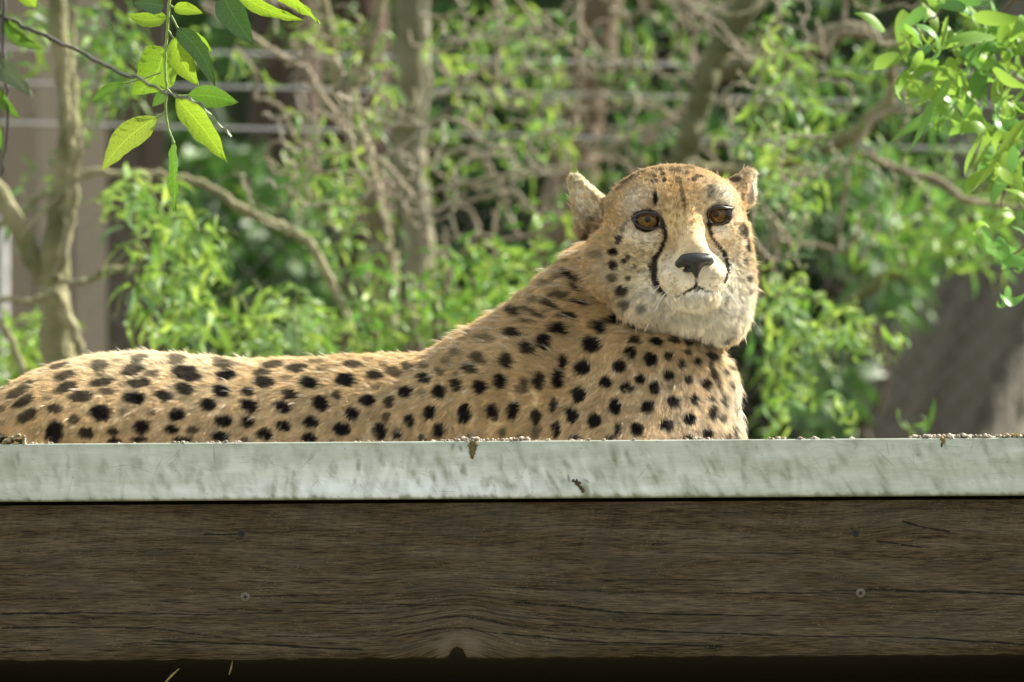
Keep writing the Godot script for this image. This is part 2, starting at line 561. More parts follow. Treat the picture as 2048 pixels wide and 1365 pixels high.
	for x in [-0.9, 0.9]:
		for z in [bz - 0.10, bz - 1.32]:
			s = Shape.new()
			s.box(Vector3(x - 0.045, -0.01, z - 0.045) - o0, Vector3(x + 0.045, y_c - 0.001, z + 0.045) - o0, Color.WHITE)
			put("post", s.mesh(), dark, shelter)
	for x in [-0.947, 0.923]:
		s = Shape.new()
		s.box(Vector3(x, 0.02, bz - 1.37) - o0, Vector3(x + 0.022, y_c - 0.002, bz - 0.05) - o0, Color.WHITE)
		put("side_wall", s.mesh(), dark, shelter)
	# gravel bed of the roof, sunk behind the metal edge
	s = Shape.new()
	var gx := 90
	var gz := 64
	for j in gz + 1:
		for i in gx + 1:
			var x := lerpf(-half + 0.01, half - 0.01, float(i) / gx)
			var z := lerpf(EDGE_Z - 0.047, EDGE_Z - 1.38, float(j) / gz)
			var rise := smoothstep(0.10, 0.0, EDGE_Z - 0.047 - z)
			var y := top - 0.10 + 0.094 * rise + 0.006 * noise2.get_noise_2d(x * 40.0, z * 40.0)
			s.vert(Vector3(x, y, z), Vector3.UP, Color(0.60, 0.53, 0.43) * (0.9 + 0.4 * noise.get_noise_2d(x * 120.0, z * 120.0)))
	for j in gz:
		for i in gx:
			var q := j * (gx + 1) + i
			s.quad(q, q + 1, q + gx + 2, q + gx + 1)
	tag(put("gravel_bed", s.mesh(), mat(Color.WHITE, 0.95)), "pale gravel bed on the shelter roof behind the metal edging", "gravel", "", "stuff")
	roof_top = top

var roof_top := 0.0

func on_z_row(y: float, z: float) -> float:
	# row of the 2048 frame on its centre line that shows height y on the plane z
	var l := view.inverse() * (Vector3(0, y, z) - eye)
	return 682.5 - l.y / -l.z * FOCAL

func screw_head(turn: float) -> Array:
	var s := Shape.new()
	var r := 0.0050
	var rings: Array[Vector2] = [Vector2(0.0001, 0.0004), Vector2(0.35, 0.0004), Vector2(0.8, 0.0001), Vector2(0.97, -0.0004), Vector2(1.0, -0.0011), Vector2(0.9, -0.003)]
	var sides := 28
	for k in rings.size():
		for i in sides:
			var a := TAU * i / sides
			var nn := Vector3(cos(a) * (0.05 if k < 2 else 0.35 if k == 2 else 0.9), sin(a) * (0.05 if k < 2 else 0.35 if k == 2 else 0.9), 1.0 if k < 4 else 0.05).normalized()
			s.vert(Vector3(cos(a) * r * rings[k].x, sin(a) * r * rings[k].x, rings[k].y), nn, Color.WHITE)
	for k in rings.size() - 1:
		for i in sides:
			s.quad(k * sides + i, k * sides + (i + 1) % sides, (k + 1) * sides + (i + 1) % sides, (k + 1) * sides + i)
	# the cross recess
	var c := Shape.new()
	for q in [0.0, PI / 2]:
		var u := Vector3(cos(turn + q), sin(turn + q), 0)
		var v := Vector3(-u.y, u.x, 0)
		var z := Vector3(0, 0, 0.00055 + q * 0.00005)
		c.face(u * 0.0024 + v * 0.0004 + z, u * 0.0024 - v * 0.0004 + z, -u * 0.0024 - v * 0.0004 + z, -u * 0.0024 + v * 0.0004 + z, Vector3(0, 0, 1), Color.WHITE)
		c.face(u * 0.0010 + v * 0.0010 + z * 1.02, u * 0.0010 - v * 0.0010 + z * 1.02, -u * 0.0010 - v * 0.0010 + z * 1.02, -u * 0.0010 + v * 0.0010 + z * 1.02, Vector3(0, 0, 1), Color.WHITE)
	return [s.mesh(), c.mesh()]

func lump(p: Vector3, r: Vector3, cc: Color, s: Shape, seed_: float, rough := 0.5) -> void:
	var rows := 7
	var cols := 10
	var first := s.v.size()
	for j in rows + 1:
		var th := PI * j / rows
		for i in cols:
			var ph := TAU * i / cols
			var d := Vector3(sin(th) * cos(ph), cos(th), sin(th) * sin(ph))
			var k := 1.0 + rough * noise.get_noise_3d(d.x * 1.7 + seed_, d.y * 1.7, d.z * 1.7) + 0.5 * rough * noise.get_noise_3d(d.x * 4.0 + seed_, d.y * 4.0, d.z * 4.0)
			s.vert(p + d * r * k, d, cc * (0.85 + 0.4 * noise.get_noise_3d(d.x * 3.0, d.y * 3.0 + seed_, d.z * 3.0)))
	for j in rows:
		for i in cols:
			s.quad(first + j * cols + i, first + j * cols + (i + 1) % cols, first + (j + 1) * cols + (i + 1) % cols, first + (j + 1) * cols + i)

func build_small_things() -> void:
	var earth := mat(Color.WHITE, 0.95)
	# grit along the edge, in the clusters of the photograph: from, to, how high, how many
	var r := RandomNumberGenerator.new()
	r.seed = 33
	var s := Shape.new()
	for q in [[60, 105, 5, 16], [235, 300, 3, 14], [340, 480, 4, 46], [540, 560, 3, 5], [590, 618, 5, 4], [880, 1060, 7, 120], [925, 960, 12, 40], [1020, 1055, 12, 34], [1070, 1100, 4, 14], [1140, 1190, 3, 22], [1370, 1420, 4, 24], [1420, 1445, 5, 14], [1535, 1570, 6, 24], [1590, 1640, 4, 26], [1660, 1720, 2, 10], [1820, 2060, 9, 190], [1850, 2060, 12, 80], [1850, 1870, 13, 10], [1925, 1940, 15, 8], [700, 880, 1.5, 26], [1190, 1370, 1.5, 20]]:
		for k in int(q[3] * (0.45 if q[2] < 6 else 0.75)):
			var px := r.randf_range(q[0], q[1])
			var hgt = r.randf() * q[2]
			var size := r.randf_range(0.6, 1.7) * (1.3 if q[2] > 8 else 1.0)
			var p := on_z(px, 882 - (px - 1024) * 0.0063, EDGE_Z - r.randf_range(0.001, 0.02))
			p.y = roof_top + ln(hgt * 0.45, 5.6) + 0.0004
			var cc := Color(0.42, 0.33, 0.24).lerp(Color(0.62, 0.55, 0.46), r.randf()) * r.randf_range(0.4, 1.1)
			lump(p, Vector3(r.randf_range(0.8, 1.4), r.randf_range(0.6, 1.1), r.randf_range(0.8, 1.3)) * 0.0011 * size, cc, s, r.randf() * 40.0)
	tag(put("grit", s.mesh(), earth), "crumbs of pale grit lying along the top of the metal edging", "grit", "", "stuff")
	# a curled crust of dry earth at the left end
	s = Shape.new()
	for k in 26:
		var t := k / 25.0
		var q := Vector2(lerpf(7, 47, t), 886 - 17.0 * pow(t, 0.8) - 2.0 * sin(t * 20.0))
		if k > 19:
			q = Vector2(48, lerpf(871, 888, (k - 19) / 6.0))
		lump(on_z(q.x, q.y, EDGE_Z - 0.004), Vector3(0.0017, 0.0013, 0.006), Color(0.52, 0.44, 0.30), s, k * 3.1, 0.6)
	for k in 14:
		lump(on_z(r.randf_range(10, 46), r.randf_range(880, 888), EDGE_Z - 0.012), Vector3(0.002, 0.0016, 0.004), Color(0.25, 0.19, 0.08), s, k * 5.1, 0.6)
	tag(put("earth_crust", s.mesh(), earth), "curled crust of dry earth at the left end of the metal edging", "earth crust")
	# mud hanging down the front of the strip
	s = Shape.new()
	for k in 22:
		var t := k / 21.0
		lump(on_z(945 + r.randf_range(-6, 6) * (1.0 - 0.6 * t), lerpf(886, 915, t), EDGE_Z + 0.0012), Vector3(0.0022, 0.0024, 0.0014) * (1.1 - 0.5 * t), Color(0.20, 0.16, 0.07), s, k * 2.3, 0.7)
	tag(put("mud_clump", s.mesh(), earth), "clump of brown mud hanging over the metal edging below the cheetah's shoulder", "mud clump")
	s = Shape.new()
	for k in 9:
		var t := k / 8.0
		lump(on_z(1884 + 3.0 * sin(t * 5.0) + 3.0 * t, lerpf(876, 893, t), EDGE_Z + 0.0008), Vector3(0.0014, 0.0016, 0.0010) * (1.25 - 0.7 * t), Color(0.42, 0.30, 0.10).lerp(Color(0.06, 0.05, 0.03), t), s, k * 1.7, 0.6)
	tag(put("mud_clump", s.mesh(), earth), "small ochre drip of mud over the metal edging near its right end", "mud clump")
	s = Shape.new()
	for k in 12:
		var t := k / 11.0
		lump(on_z(1150 + 16.0 * t + r.randf_range(-3, 3), 962 + 20.0 * t * t + r.randf_range(-3, 3), EDGE_Z + 0.0009), Vector3(0.0013, 0.0012, 0.0006) * r.randf_range(0.6, 1.3), Color(0.10, 0.07, 0.04), s, k * 1.3, 0.7)
	tag(put("dirt_smear", s.mesh(), earth), "dark crusted smear of dirt on the front of the metal edging below the chest", "dirt")
	# moss at the right end
	s = Shape.new()
	for k in 90:
		var p := on_z(r.randf_range(2000, 2060), 873, EDGE_Z - r.randf_range(0.002, 0.014))
		p.y = roof_top + 0.001
		var d := Vector3(r.randf_range(-1, 1), r.randf_range(0.5, 1.4), r.randf_range(-0.6, 0.6)).normalized()
		var l := r.randf_range(0.003, 0.0065)
		var cc := Color(0.33, 0.27, 0.05).lerp(Color(0.18, 0.10, 0.03), r.randf())
		s.tube(PackedVector3Array([p, p + d * l * 0.6, p + d * l + Vector3(0, -0.001, 0)]), PackedFloat32Array([0.0005, 0.0005, 0.0001]), PackedColorArray([cc * 0.6, cc, cc]), 4)
	tag(put("moss", s.mesh(), earth), "tuft of yellowish moss on the metal edging at the far right", "moss", "", "stuff")
	# two bits of straw caught below the board
	for q in [[[330, 1366], [343, 1352], [358, 1338], 2.0, "pale straw bit sticking up out of the dark below the board, left of the other"], [[458, 1350], [462, 1336], [465, 1321], 1.5, "thin straw bit hanging from the lower edge of the board, right of the other"]]:
		var p := PackedVector3Array()
		for k in 3:
			p.append(on_z(q[k][0], q[k][1], EDGE_Z - 0.02))
		s = Shape.new()
		var cc := Color(0.30, 0.24, 0.09)
		s.tube(p, PackedFloat32Array([ln(q[3], 5.6), ln(q[3] * 1.2, 5.6), ln(q[3] * 0.6, 5.6)]), PackedColorArray([cc * 0.6, cc, cc * 0.8]), 5)
		tag(put("straw", s.mesh(), earth), q[4], "straw")

# ------------------------------------------------------------------ what stands behind and in front
func ground_row(px: float, depth: float) -> float:
	var up := (view * Vector3(0, 1, 0)).y
	var fw := (view * Vector3(0, 0, -1)).y
	return 682.5 + (eye.y + fw * depth) / (up * depth) * FOCAL

func bark(cs: Color, p: PackedVector3Array, seed_: float, pale := Color(0, 0, 0)) -> PackedColorArray:
	var out := PackedColorArray()
	for q in p:
		var k := 0.5 + 0.9 * noise.get_noise_3d(q.x * 9.0 + seed_, q.y * 9.0, q.z * 9.0)
		out.append((cs * (0.8 + 0.4 * k)).lerp(pale if pale.r > 0.0 else cs, clampf(k - 0.35, 0.0, 0.8)))
	return out

# a limb tube as a part of a tree
func limb(tree: Node3D, called: String, list: Array, depth: float, cs: Color, material: Material, wiggle := 6.0, seed_ := 0.0, sides := 9, pale := Color(0, 0, 0)) -> void:
	var cv := curve(list, depth, wiggle * (0.55 if called == "twig" else 0.8), seed_, 7, 0.9 if called == "twig" else 0.9 if called == "branch" else 1.0)
	var s := Shape.new()
	s.tube(cv[0], cv[1], bark(cs, cv[0], seed_, pale), sides)
	put(called, shifted(s, tree.position).mesh(), material, tree)

var leaf_meshes: Array[ArrayMesh] = []
var plain_leaf_meshes: Array[ArrayMesh] = []
var wide_leaf_meshes: Array[ArrayMesh] = []

func leaf_sheet(curl: float, twist: float, wide: float, fold: float, segs: int, blunt := 0.55) -> Shape:
	var s := Shape.new()
	var p := Vector3.ZERO
	var ang := -curl * 0.35
	var step := 1.0 / segs
	for k in segs + 1:
		var t := float(k) / segs
		var dir := Vector3(0, cos(ang), sin(ang))
		var nn := Vector3(0, -sin(ang), cos(ang))
		var side := Vector3(1, 0, 0).rotated(dir, twist * t)
		nn = nn.rotated(dir, twist * t)
		var w := wide * pow(sin(PI * pow(clampf(t, 0.004, 0.996), blunt)), 0.85) * 0.5
		for j in 3:
			var u := float(j - 1)
			s.vert(p + side * u * w + nn * absf(u) * w * fold, (nn - side * u * fold).normalized(), Color.WHITE if j != 1 else Color(1.15, 1.1, 1.0), Vector2(0.5 + 0.5 * u, t))
		p += dir * step
		ang += curl * step * (0.5 + t)
	for k in segs:
		for j in 2:
			var q := k * 3 + j
			s.quad(q, q + 1, q + 4, q + 3)
	return s

func leaf_material(c: Color, tinted: bool, through := 1.0, rough := 0.48) -> StandardMaterial3D:
	var m := mat(c, rough, 0.0, true)
	m.albedo_color = c.linear_to_srgb()
	m.backlight_enabled = true
	m.backlight = Color(through, through, through * 0.9).linear_to_srgb()
	m.metallic_specular = 0.45
	return m

func turned(r: RandomNumberGenerator, hang: float) -> Basis:
	var d := Vector3(r.randf_range(-1, 1), r.randf_range(-1, 1) - hang, r.randf_range(-1, 1)).normalized()
	var o := Vector3(r.randf_range(-1, 1), r.randf_range(-1, 1), r.randf_range(-1, 1))
	var z := (o - d * o.dot(d)).normalized()
	return Basis(d.cross(z), d, z)

const FRESH := Color(0.22, 0.37, 0.055)
const LIME := Color(0.36, 0.50, 0.09)
const DEEP := Color(0.085, 0.20, 0.040)
const BLUISH := Color(0.13, 0.22, 0.10)

# leaves of a cloud of ellipses [x, y, half width, half height, count] in pixels at a depth
func leaf_spots(list: Array, depth: float, spread: float, size: float, r: RandomNumberGenerator, hang: float) -> Array:
	var out: Array = []
	for q in list:
		for k in q[4]:
			var a := r.randf() * TAU
			var d := sqrt(r.randf()) * (0.75 + 0.35 * r.randf())
			var p := pt(q[0] + cos(a) * d * q[2], q[1] + sin(a) * d * q[3], depth + r.randf_range(-spread, spread))
			out.append(Transform3D(turned(r, hang) * ln(size * r.randf_range(0.75, 1.5), depth), p))
	return out

# thin green shoots that carry the leaves of a cloud of ellipses
func sprigs(tree: Node3D, list: Array, depth: float, material: Material, r: RandomNumberGenerator) -> void:
	for q in list:
		for k in maxi(1, int(q[4] / 9.0)):
			var path: Array = []
			var x = q[0] + r.randf_range(-0.8, 0.8) * q[2]
			var y = q[1] - r.randf_range(0.2, 1.1) * q[3]
			var a := PI / 2 + r.randf_range(-0.9, 0.9)
			for i in r.randi_range(4, 6):
				path.append([x, y, 4.5 - 0.5 * i])
				a += r.randf_range(-0.6, 0.6)
				x += cos(a) * 26.0
				y += sin(a) * 26.0
			limb(tree, "shoot", path, depth + r.randf_range(-0.15, 0.15), Color(0.20, 0.24, 0.08), material, 4, r.randf() * 90.0, 5)

func leaf_parts(tree: Node3D, spots: Array, materials: Array, r: RandomNumberGenerator, mesh_from: Array[ArrayMesh] = leaf_meshes) -> void:
	for tr: Transform3D in spots:
		var o := MeshInstance3D.new()
		o.name = "leaf"
		o.mesh = mesh_from[r.randi() % mesh_from.size()]
		o.material_override = materials[r.randi() % materials.size()]
		o.transform = Transform3D(tr.basis, tr.origin - tree.position)
		tree.add_child(o, true)

func leaf_mass(tree: Node3D, called: String, spots: Array, hues: Array, material: Material, r: RandomNumberGenerator, mesh_from: Array[ArrayMesh]) -> void:
	var each := [[], [], []]
	var tint_of := [PackedColorArray(), PackedColorArray(), PackedColorArray()]
	for tr: Transform3D in spots:
		var k := r.randi() % 3
		each[k].append(Transform3D(tr.basis, tr.origin - tree.position))
		var c: Color = hues[r.randi() % hues.size()]
		tint_of[k].append(c * r.randf_range(0.75, 1.25))
	for k in 3:
		if each[k].size():
			multi(called, mesh_from[(k * 2) % mesh_from.size()], material, each[k], tint_of[k], tree)

func build_far_side() -> void:
	var r := RandomNumberGenerator.new()
	r.seed = 404
	for q in [[3.4, 0.6, 0.145], [4.6, -0.9, 0.13], [2.2, 1.2, 0.15], [5.4, 0.5, 0.13], [1.4, -0.5, 0.155], [4.2, 2.0, 0.145]]:
		leaf_meshes.append(leaf_sheet(q[0], q[1], q[2], 0.25, 9).mesh())
	for q in [[2.4, 0.6, 0.26], [3.6, -0.9, 0.24], [1.2, 1.0, 0.28], [4.2, 0.4, 0.22], [0.8, -0.5, 0.3]]:
		wide_leaf_meshes.append(leaf_sheet(q[0], q[1], q[2], 0.25, 11).mesh())
	for q in [[0.6, 0.2, 0.42], [1.1, -0.3, 0.36], [0.9, 0.5, 0.46]]:
		plain_leaf_meshes.append(leaf_sheet(q[0], q[1], q[2], 0.3, 5).mesh())
	# board wall on the left
	var depth := 12.6
	var wall := base("board_wall", Vector3(pt(90, 700, depth).x, 0, pt(90, 700, depth).z))
	tag(wall, "grey brown wall of upright boards far behind the pale willow at the left", "wall")
	var grey: Array = []
	for c in [Color(0.22, 0.18, 0.13), Color(0.135, 0.108, 0.075), Color(0.28, 0.235, 0.175), Color(0.07, 0.055, 0.038)]:
		grey.append(mat(c, 0.9, 0.0, false))
	var x := -1.5
	var k := 0
	while x < 0.265:
		var w := r.randf_range(0.07, 0.115)
		var s := Shape.new()
		var z := r.randf_range(-0.006, 0.006)
		s.box(Vector3(x, -0.02, z - 0.012), Vector3(minf(x + w - 0.006, 0.27), 4.6 + r.randf_range(-0.02, 0.02), z + 0.012), Color.WHITE)
		put("board", s.mesh(), grey[r.randi() % 4], wall)
		x += w
		k += 1
	for y in [0.6, 2.2, 4.0]:
		var s := Shape.new()
		s.box(Vector3(-1.5, y, -0.065), Vector3(0.26, y + 0.09, -0.021), Color.WHITE)
		put("rail", s.mesh(), grey[3], wall)
	# a pale post in front of the wall at the very left
	var s2 := Shape.new()
	var pp := pt(-3, 560, 12.2)
	s2.tube(PackedVector3Array([Vector3(pp.x, -0.05, pp.z), Vector3(pp.x, 1.2, pp.z), Vector3(pp.x, pt(0, 425, 12.2).y, pp.z)]), PackedFloat32Array([0.022, 0.022, 0.022]), PackedColorArray([Color(0.36, 0.36, 0.35), Color(0.36, 0.36, 0.35), Color(0.36, 0.36, 0.35)]), 12)
	tag(put("fence_post", s2.mesh(), mat(Color.WHITE, 0.5)), "pale grey post at the left border in front of the board wall", "post")
	# evergreen hedge that closes the view
	var far := 16.5
	var hedge := base("evergreen_hedge", Vector3(pt(1024, 700, far).x, 0, pt(1024, 700, far).z))
	tag(hedge, "tall dark green hedge that closes the view behind everything", "hedge")
	var s3 := Shape.new()
	var nx := 80
	var ny := 40
	for j in ny + 1:
		for i in nx + 1:
			var hx_ := lerpf(-7.0, 7.0, float(i) / nx)
			var y := lerpf(-0.1, 6.2, float(j) / ny)
			var z := 0.35 * noise2.get_noise_2d(hx_ * 0.9, y * 0.9) - 0.9 * pow(float(j) / ny, 6.0) - 0.25
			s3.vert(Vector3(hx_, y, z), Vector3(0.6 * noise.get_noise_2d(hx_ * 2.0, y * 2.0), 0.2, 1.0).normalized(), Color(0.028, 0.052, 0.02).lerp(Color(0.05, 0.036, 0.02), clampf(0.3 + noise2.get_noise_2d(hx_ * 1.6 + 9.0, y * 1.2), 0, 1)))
	for j in ny:
		for i in nx:
			var q := j * (nx + 1) + i
			s3.quad(q, q + 1, q + nx + 2, q + nx + 1)
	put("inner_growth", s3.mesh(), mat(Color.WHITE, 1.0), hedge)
	var spots: Array = []
	for i in 15000:
		var px := r.randf_range(-2200, 4200)
		var py := r.randf_range(-900, 1500)
		if i < 9000:
			px = r.randf_range(-150, 2200)
			py = r.randf_range(-120, 950)
		if px > -200 and px < 300:
			continue
		var dens := noise.get_noise_2d(px * 0.0035, py * 0.0045)
		if dens < -0.25:
			continue
		var p := pt(px, py, far + 0.1 - 0.5 * maxf(dens, 0.0) + r.randf_range(-0.12, 0.12))
		if p.y > 0.0 and p.y < 6.0:
			spots.append(Transform3D(turned(r, 0.6) * r.randf_range(0.05, 0.10), p))
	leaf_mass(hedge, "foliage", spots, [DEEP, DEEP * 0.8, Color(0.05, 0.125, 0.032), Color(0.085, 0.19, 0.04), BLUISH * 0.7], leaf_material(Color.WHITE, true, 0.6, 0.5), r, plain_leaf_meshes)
	# brown trunks between the wires and the hedge
	var brown := mat(Color.WHITE, 0.95)
	brown.heightmap_enabled = true
	brown.heightmap_scale = 1.6
	brown.heightmap_texture = bark_texture()
	brown.uv1_triplanar = true
	brown.uv1_world_triplanar = true
	brown.uv1_scale = Vector3(6.0, 1.6, 6.0)
	for q in [[565, 70, 14.6, Color(0.085, 0.062, 0.042), -40.0, "wide reddish brown trunk far behind, right of the hanging green twig"], [735, 60, 15.0, Color(0.085, 0.055, 0.038), 30.0, "dark brown trunk far behind, between the forked stem and the thick grey green trunk"], [1985, 205, 13.6, Color(0.15, 0.135, 0.108), -700.0, "huge grey brown slanting trunk at the lower right"]]:
		var g := ground_row(q[0], q[2])
		var t := base("tree_trunk", Vector3(pt(q[0], g, q[2]).x, 0, pt(q[0], g, q[2]).z))
		tag(t, q[5], "tree trunk", "")
		var w: float = q[1] * 2.0
		var s := Shape.new()
		var n := 60
		var sides := 40
		var r0 := ln(q[1], q[2])
		for j in n + 1:
			var y := lerpf(-0.1, 5.6, float(j) / n)
			for i in sides:
				var a := TAU * i / sides
				var ridge := noise.get_noise_3d(cos(a) * 4.2, y * 0.7, sin(a) * 4.2) * 0.12 + noise.get_noise_3d(cos(a) * 9.0, y * 1.6, sin(a) * 9.0) * 0.09
				var rr := r0 * (1.0 + ridge + 0.5 * exp(-y * 2.0))
				var cc: Color = q[3]
				s.vert(Vector3(cos(a) * rr - q[4] * 0.0006 * (y - 2.75), y, sin(a) * rr), Vector3(cos(a), 0, sin(a)), cc * (0.85 + 2.6 * ridge) )
		for j in n:
			for i in sides:
				s.quad(j * sides + i, j * sides + (i + 1) % sides, (j + 1) * sides + (i + 1) % sides, (j + 1) * sides + i)
		put("trunk", s.mesh(), brown, t)
	# wire fence
	var fd := 11.0
	var fence := base("wire_fence", Vector3(pt(1024, 700, fd).x, 0, pt(1024, 700, fd).z))
	tag(fence, "wire mesh fence with pale strands strung above it behind the trees", "fence")
	var pale := mat(Color(0.36, 0.36, 0.35), 0.6, 0.0, false)
	for rows in [[96, 152], [166, 213], [246, 303]]:
		var s := Shape.new()
		var p := PackedVector3Array()
		var wd := PackedFloat32Array()
		var cc := PackedColorArray()
		for i in 30:
			var t := lerpf(-0.35, 1.35, i / 29.0)
			p.append(pt(2048 * t, lerpf(rows[0], rows[1], t) - 8.0 * sin(PI * t) * 0.4, fd) - fence.position)
			wd.append(ln(3.2, fd))
			cc.append(Color.WHITE)
		s.tube(p, wd, cc, 6)
		put("wire", s.mesh(), pale, fence)
	for px in [-560, 2650]:
		var s := Shape.new()
		var p := pt(px, 300, fd + 0.08) - fence.position
		s.tube(PackedVector3Array([Vector3(p.x, -0.05, p.z), Vector3(p.x, 1.5, p.z), Vector3(p.x, 4.2, p.z)]), PackedFloat32Array([0.035, 0.035, 0.035]), PackedColorArray([Color.WHITE, Color.WHITE, Color.WHITE]), 12)
		put("post", s.mesh(), pale, fence)
	var link := Shape.new()
	var y_top := pt(1024, 420, fd).y
	var pitch := 0.058
	for dirn in [-1.0, 1.0]:
		for i in 150:
			var x0 := -2.6 + i * pitch
			var a := Vector3(x0, y_top, 0.01 * dirn)
			var b := Vector3(x0 + dirn * 1.1, y_top - 1.1, 0.01 * dirn)
			link.tube(PackedVector3Array([a, (a + b) / 2.0, b]), PackedFloat32Array([0.0009, 0.0009, 0.0009]), PackedColorArray([Color.WHITE, Color.WHITE, Color.WHITE]), 3, false)
	var o := put("wire_mesh", link.mesh(), mat(Color(0.16, 0.165, 0.15), 0.7, 0.2, false), fence)
	o.set_meta("kind", "stuff")

func bark_texture() -> NoiseTexture2D:
	var t := NoiseTexture2D.new()
	t.width = 256
	t.height = 256
	t.seamless = true
	var n := FastNoiseLite.new()
	n.seed = 6
	n.frequency = 0.03
	n.fractal_octaves = 4
	t.noise = n
	return t

func build_trees() -> void:
	var r := RandomNumberGenerator.new()
	r.seed = 808
	var rough := mat(Color.WHITE, 0.85)
	rough.heightmap_enabled = true
	rough.heightmap_scale = 0.5
	rough.heightmap_texture = bark_texture()
	rough.uv1_triplanar = true
	rough.uv1_scale = Vector3(14.0, 5.0, 14.0)
	var fresh: Array = []
	for c in [FRESH, LIME, FRESH * 0.85, Color(0.21, 0.33, 0.07), Color(0.12, 0.25, 0.035), BLUISH * 1.3]:
		fresh.append(leaf_material(c, false))
	var loose := leaf_material(Color.WHITE, true, 0.8)
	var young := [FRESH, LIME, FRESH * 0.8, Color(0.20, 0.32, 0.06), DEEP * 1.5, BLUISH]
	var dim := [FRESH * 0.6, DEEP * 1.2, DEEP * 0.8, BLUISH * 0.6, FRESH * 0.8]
	# left: pale many-stemmed willow
	var d := 8.6
	var t := base("corkscrew_willow", Vector3(pt(120, 0, d).x, 0, pt(120, 0, d).z))
	tag(t, "pale green stemmed corkscrew willow at the left with a thick clump of bright curled leaves", "tree")
	var olive := Color(0.15, 0.15, 0.065)
	var lit := Color(0.27, 0.25, 0.14)
	limb(t, "trunk", [[108, -60, 36], [116, 60, 40], [136, 180, 44], [134, 300, 48], [118, 430, 52], [108, 570, 62], [118, 760, 74], [122, 1100, 84], [120, ground_row(120, d) + 20, 110]], d, olive, rough, 6, 1, 12, lit)
	limb(t, "branch", [[105, 585, 40], [62, 515, 44], [22, 425, 42], [-40, 330, 38], [-120, 200, 30]], d, olive, rough, 5, 2, 10, lit)
	limb(t, "branch", [[112, 560, 26], [132, 480, 20], [146, 380, 20], [140, 260, 16], [128, 120, 14]], d - 0.05, lit, rough, 6, 3, 8, lit)
	limb(t, "branch", [[112, 590, 30], [136, 640, 28], [160, 700, 26], [200, 800, 24]], d - 0.06, lit, rough, 4, 4, 8, lit)
	limb(t, "branch", [[-60, 470, 18], [20, 440, 18], [90, 385, 20], [160, 350, 16], [240, 345, 15], [330, 350, 17], [420, 376, 20], [490, 424, 22], [570, 456, 22], [622, 492, 21], [658, 556, 19], [688, 618, 16], [720, 700, 12]], d + 0.3, Color(0.24, 0.225, 0.12), rough, 5, 5, 9, Color(0.3, 0.28, 0.17))
	for q in [[[-40, 610, 13], [20, 598, 14], [66, 602, 16], [112, 584, 15]], [[122, 566, 14], [158, 562, 15], [190, 556, 14], [212, 542, 13], [262, 536, 11]], [[40, 470, 7], [110, 400, 8], [150, 362, 7], [190, 350, 6]], [[150, 20, 9], [142, 110, 10], [150, 200, 9], [140, 290, 8]], [[210, 130, 6], [170, 240, 7], [150, 330, 7]], [[0, 640, 18], [30, 700, 16], [60, 800, 14]], [[150, 250, 6], [160, 330, 6], [120, 420, 7]]]:
		limb(t, "twig", q, d - 0.08, lit * 0.9, rough, 8, r.randf() * 50.0, 7)
	leaf_parts(t, leaf_spots([[310, 410, 85, 60, 62], [345, 500, 100, 80, 78], [335, 590, 100, 80, 74], [405, 640, 60, 55, 24], [250, 370, 45, 35, 16], [430, 480, 35, 60, 14], [360, 660, 90, 40, 24]], 8.2, 0.2, 72, r, 0.9), fresh, r)
	leaf_parts(t, leaf_spots([[550, 625, 100, 62, 70], [520, 690, 90, 30, 30], [640, 650, 70, 50, 26]], 8.4, 0.2, 66, r, 0.5), fresh, r)
	sprigs(t, [[310, 410, 85, 60, 62], [345, 500, 100, 80, 78], [335, 590, 100, 80, 74], [360, 660, 90, 40, 24], [550, 625, 100, 62, 70], [640, 650, 70, 50, 26]], 8.3, rough, r)
	leaf_mass(t, "leaves", leaf_spots([[70, 690, 70, 50, 44], [60, 800, 120, 70, 80], [20, 740, 60, 70, 50], [100, 660, 40, 30, 16]], 8.9, 0.2, 68, r, 0.3), [FRESH, FRESH * 1.1, LIME, FRESH * 0.8], loose, r, leaf_meshes)
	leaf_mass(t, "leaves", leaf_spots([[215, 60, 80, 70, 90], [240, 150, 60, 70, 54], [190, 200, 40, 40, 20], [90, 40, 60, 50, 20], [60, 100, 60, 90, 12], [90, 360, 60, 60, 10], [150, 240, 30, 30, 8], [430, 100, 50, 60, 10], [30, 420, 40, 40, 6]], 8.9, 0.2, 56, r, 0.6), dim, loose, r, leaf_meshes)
	# forked stem
	d = 9.4
	t = base("forked_willow", Vector3(pt(745, 0, d).x, 0, pt(745, 0, d).z))
	tag(t, "willow stem forking in a Y, left of the thick straight trunk", "tree")
	limb(t, "trunk", [[688, 178, 56], [704, 240, 44], [728, 310, 40], [748, 400, 42], [765, 520, 46], [770, 800, 54], [770, ground_row(770, d) + 20, 80]], d, Color(0.13, 0.115, 0.065), rough, 5, 11, 10, Color(0.19, 0.165, 0.1))
	limb(t, "branch", [[690, 190, 40], [672, 150, 34], [660, 80, 30], [640, -20, 28], [610, -160, 22]], d, Color(0.18, 0.165, 0.085), rough, 4, 12, 10, Color(0.27, 0.24, 0.14))
	limb(t, "branch", [[692, 185, 36], [716, 150, 30], [738, 104, 28], [742, 60, 26], [764, -10, 24], [800, -150, 20]], d, Color(0.18, 0.165, 0.085), rough, 6, 13, 10, Color(0.27, 0.24, 0.14))
	var tan_twig := Color(0.28, 0.24, 0.165)
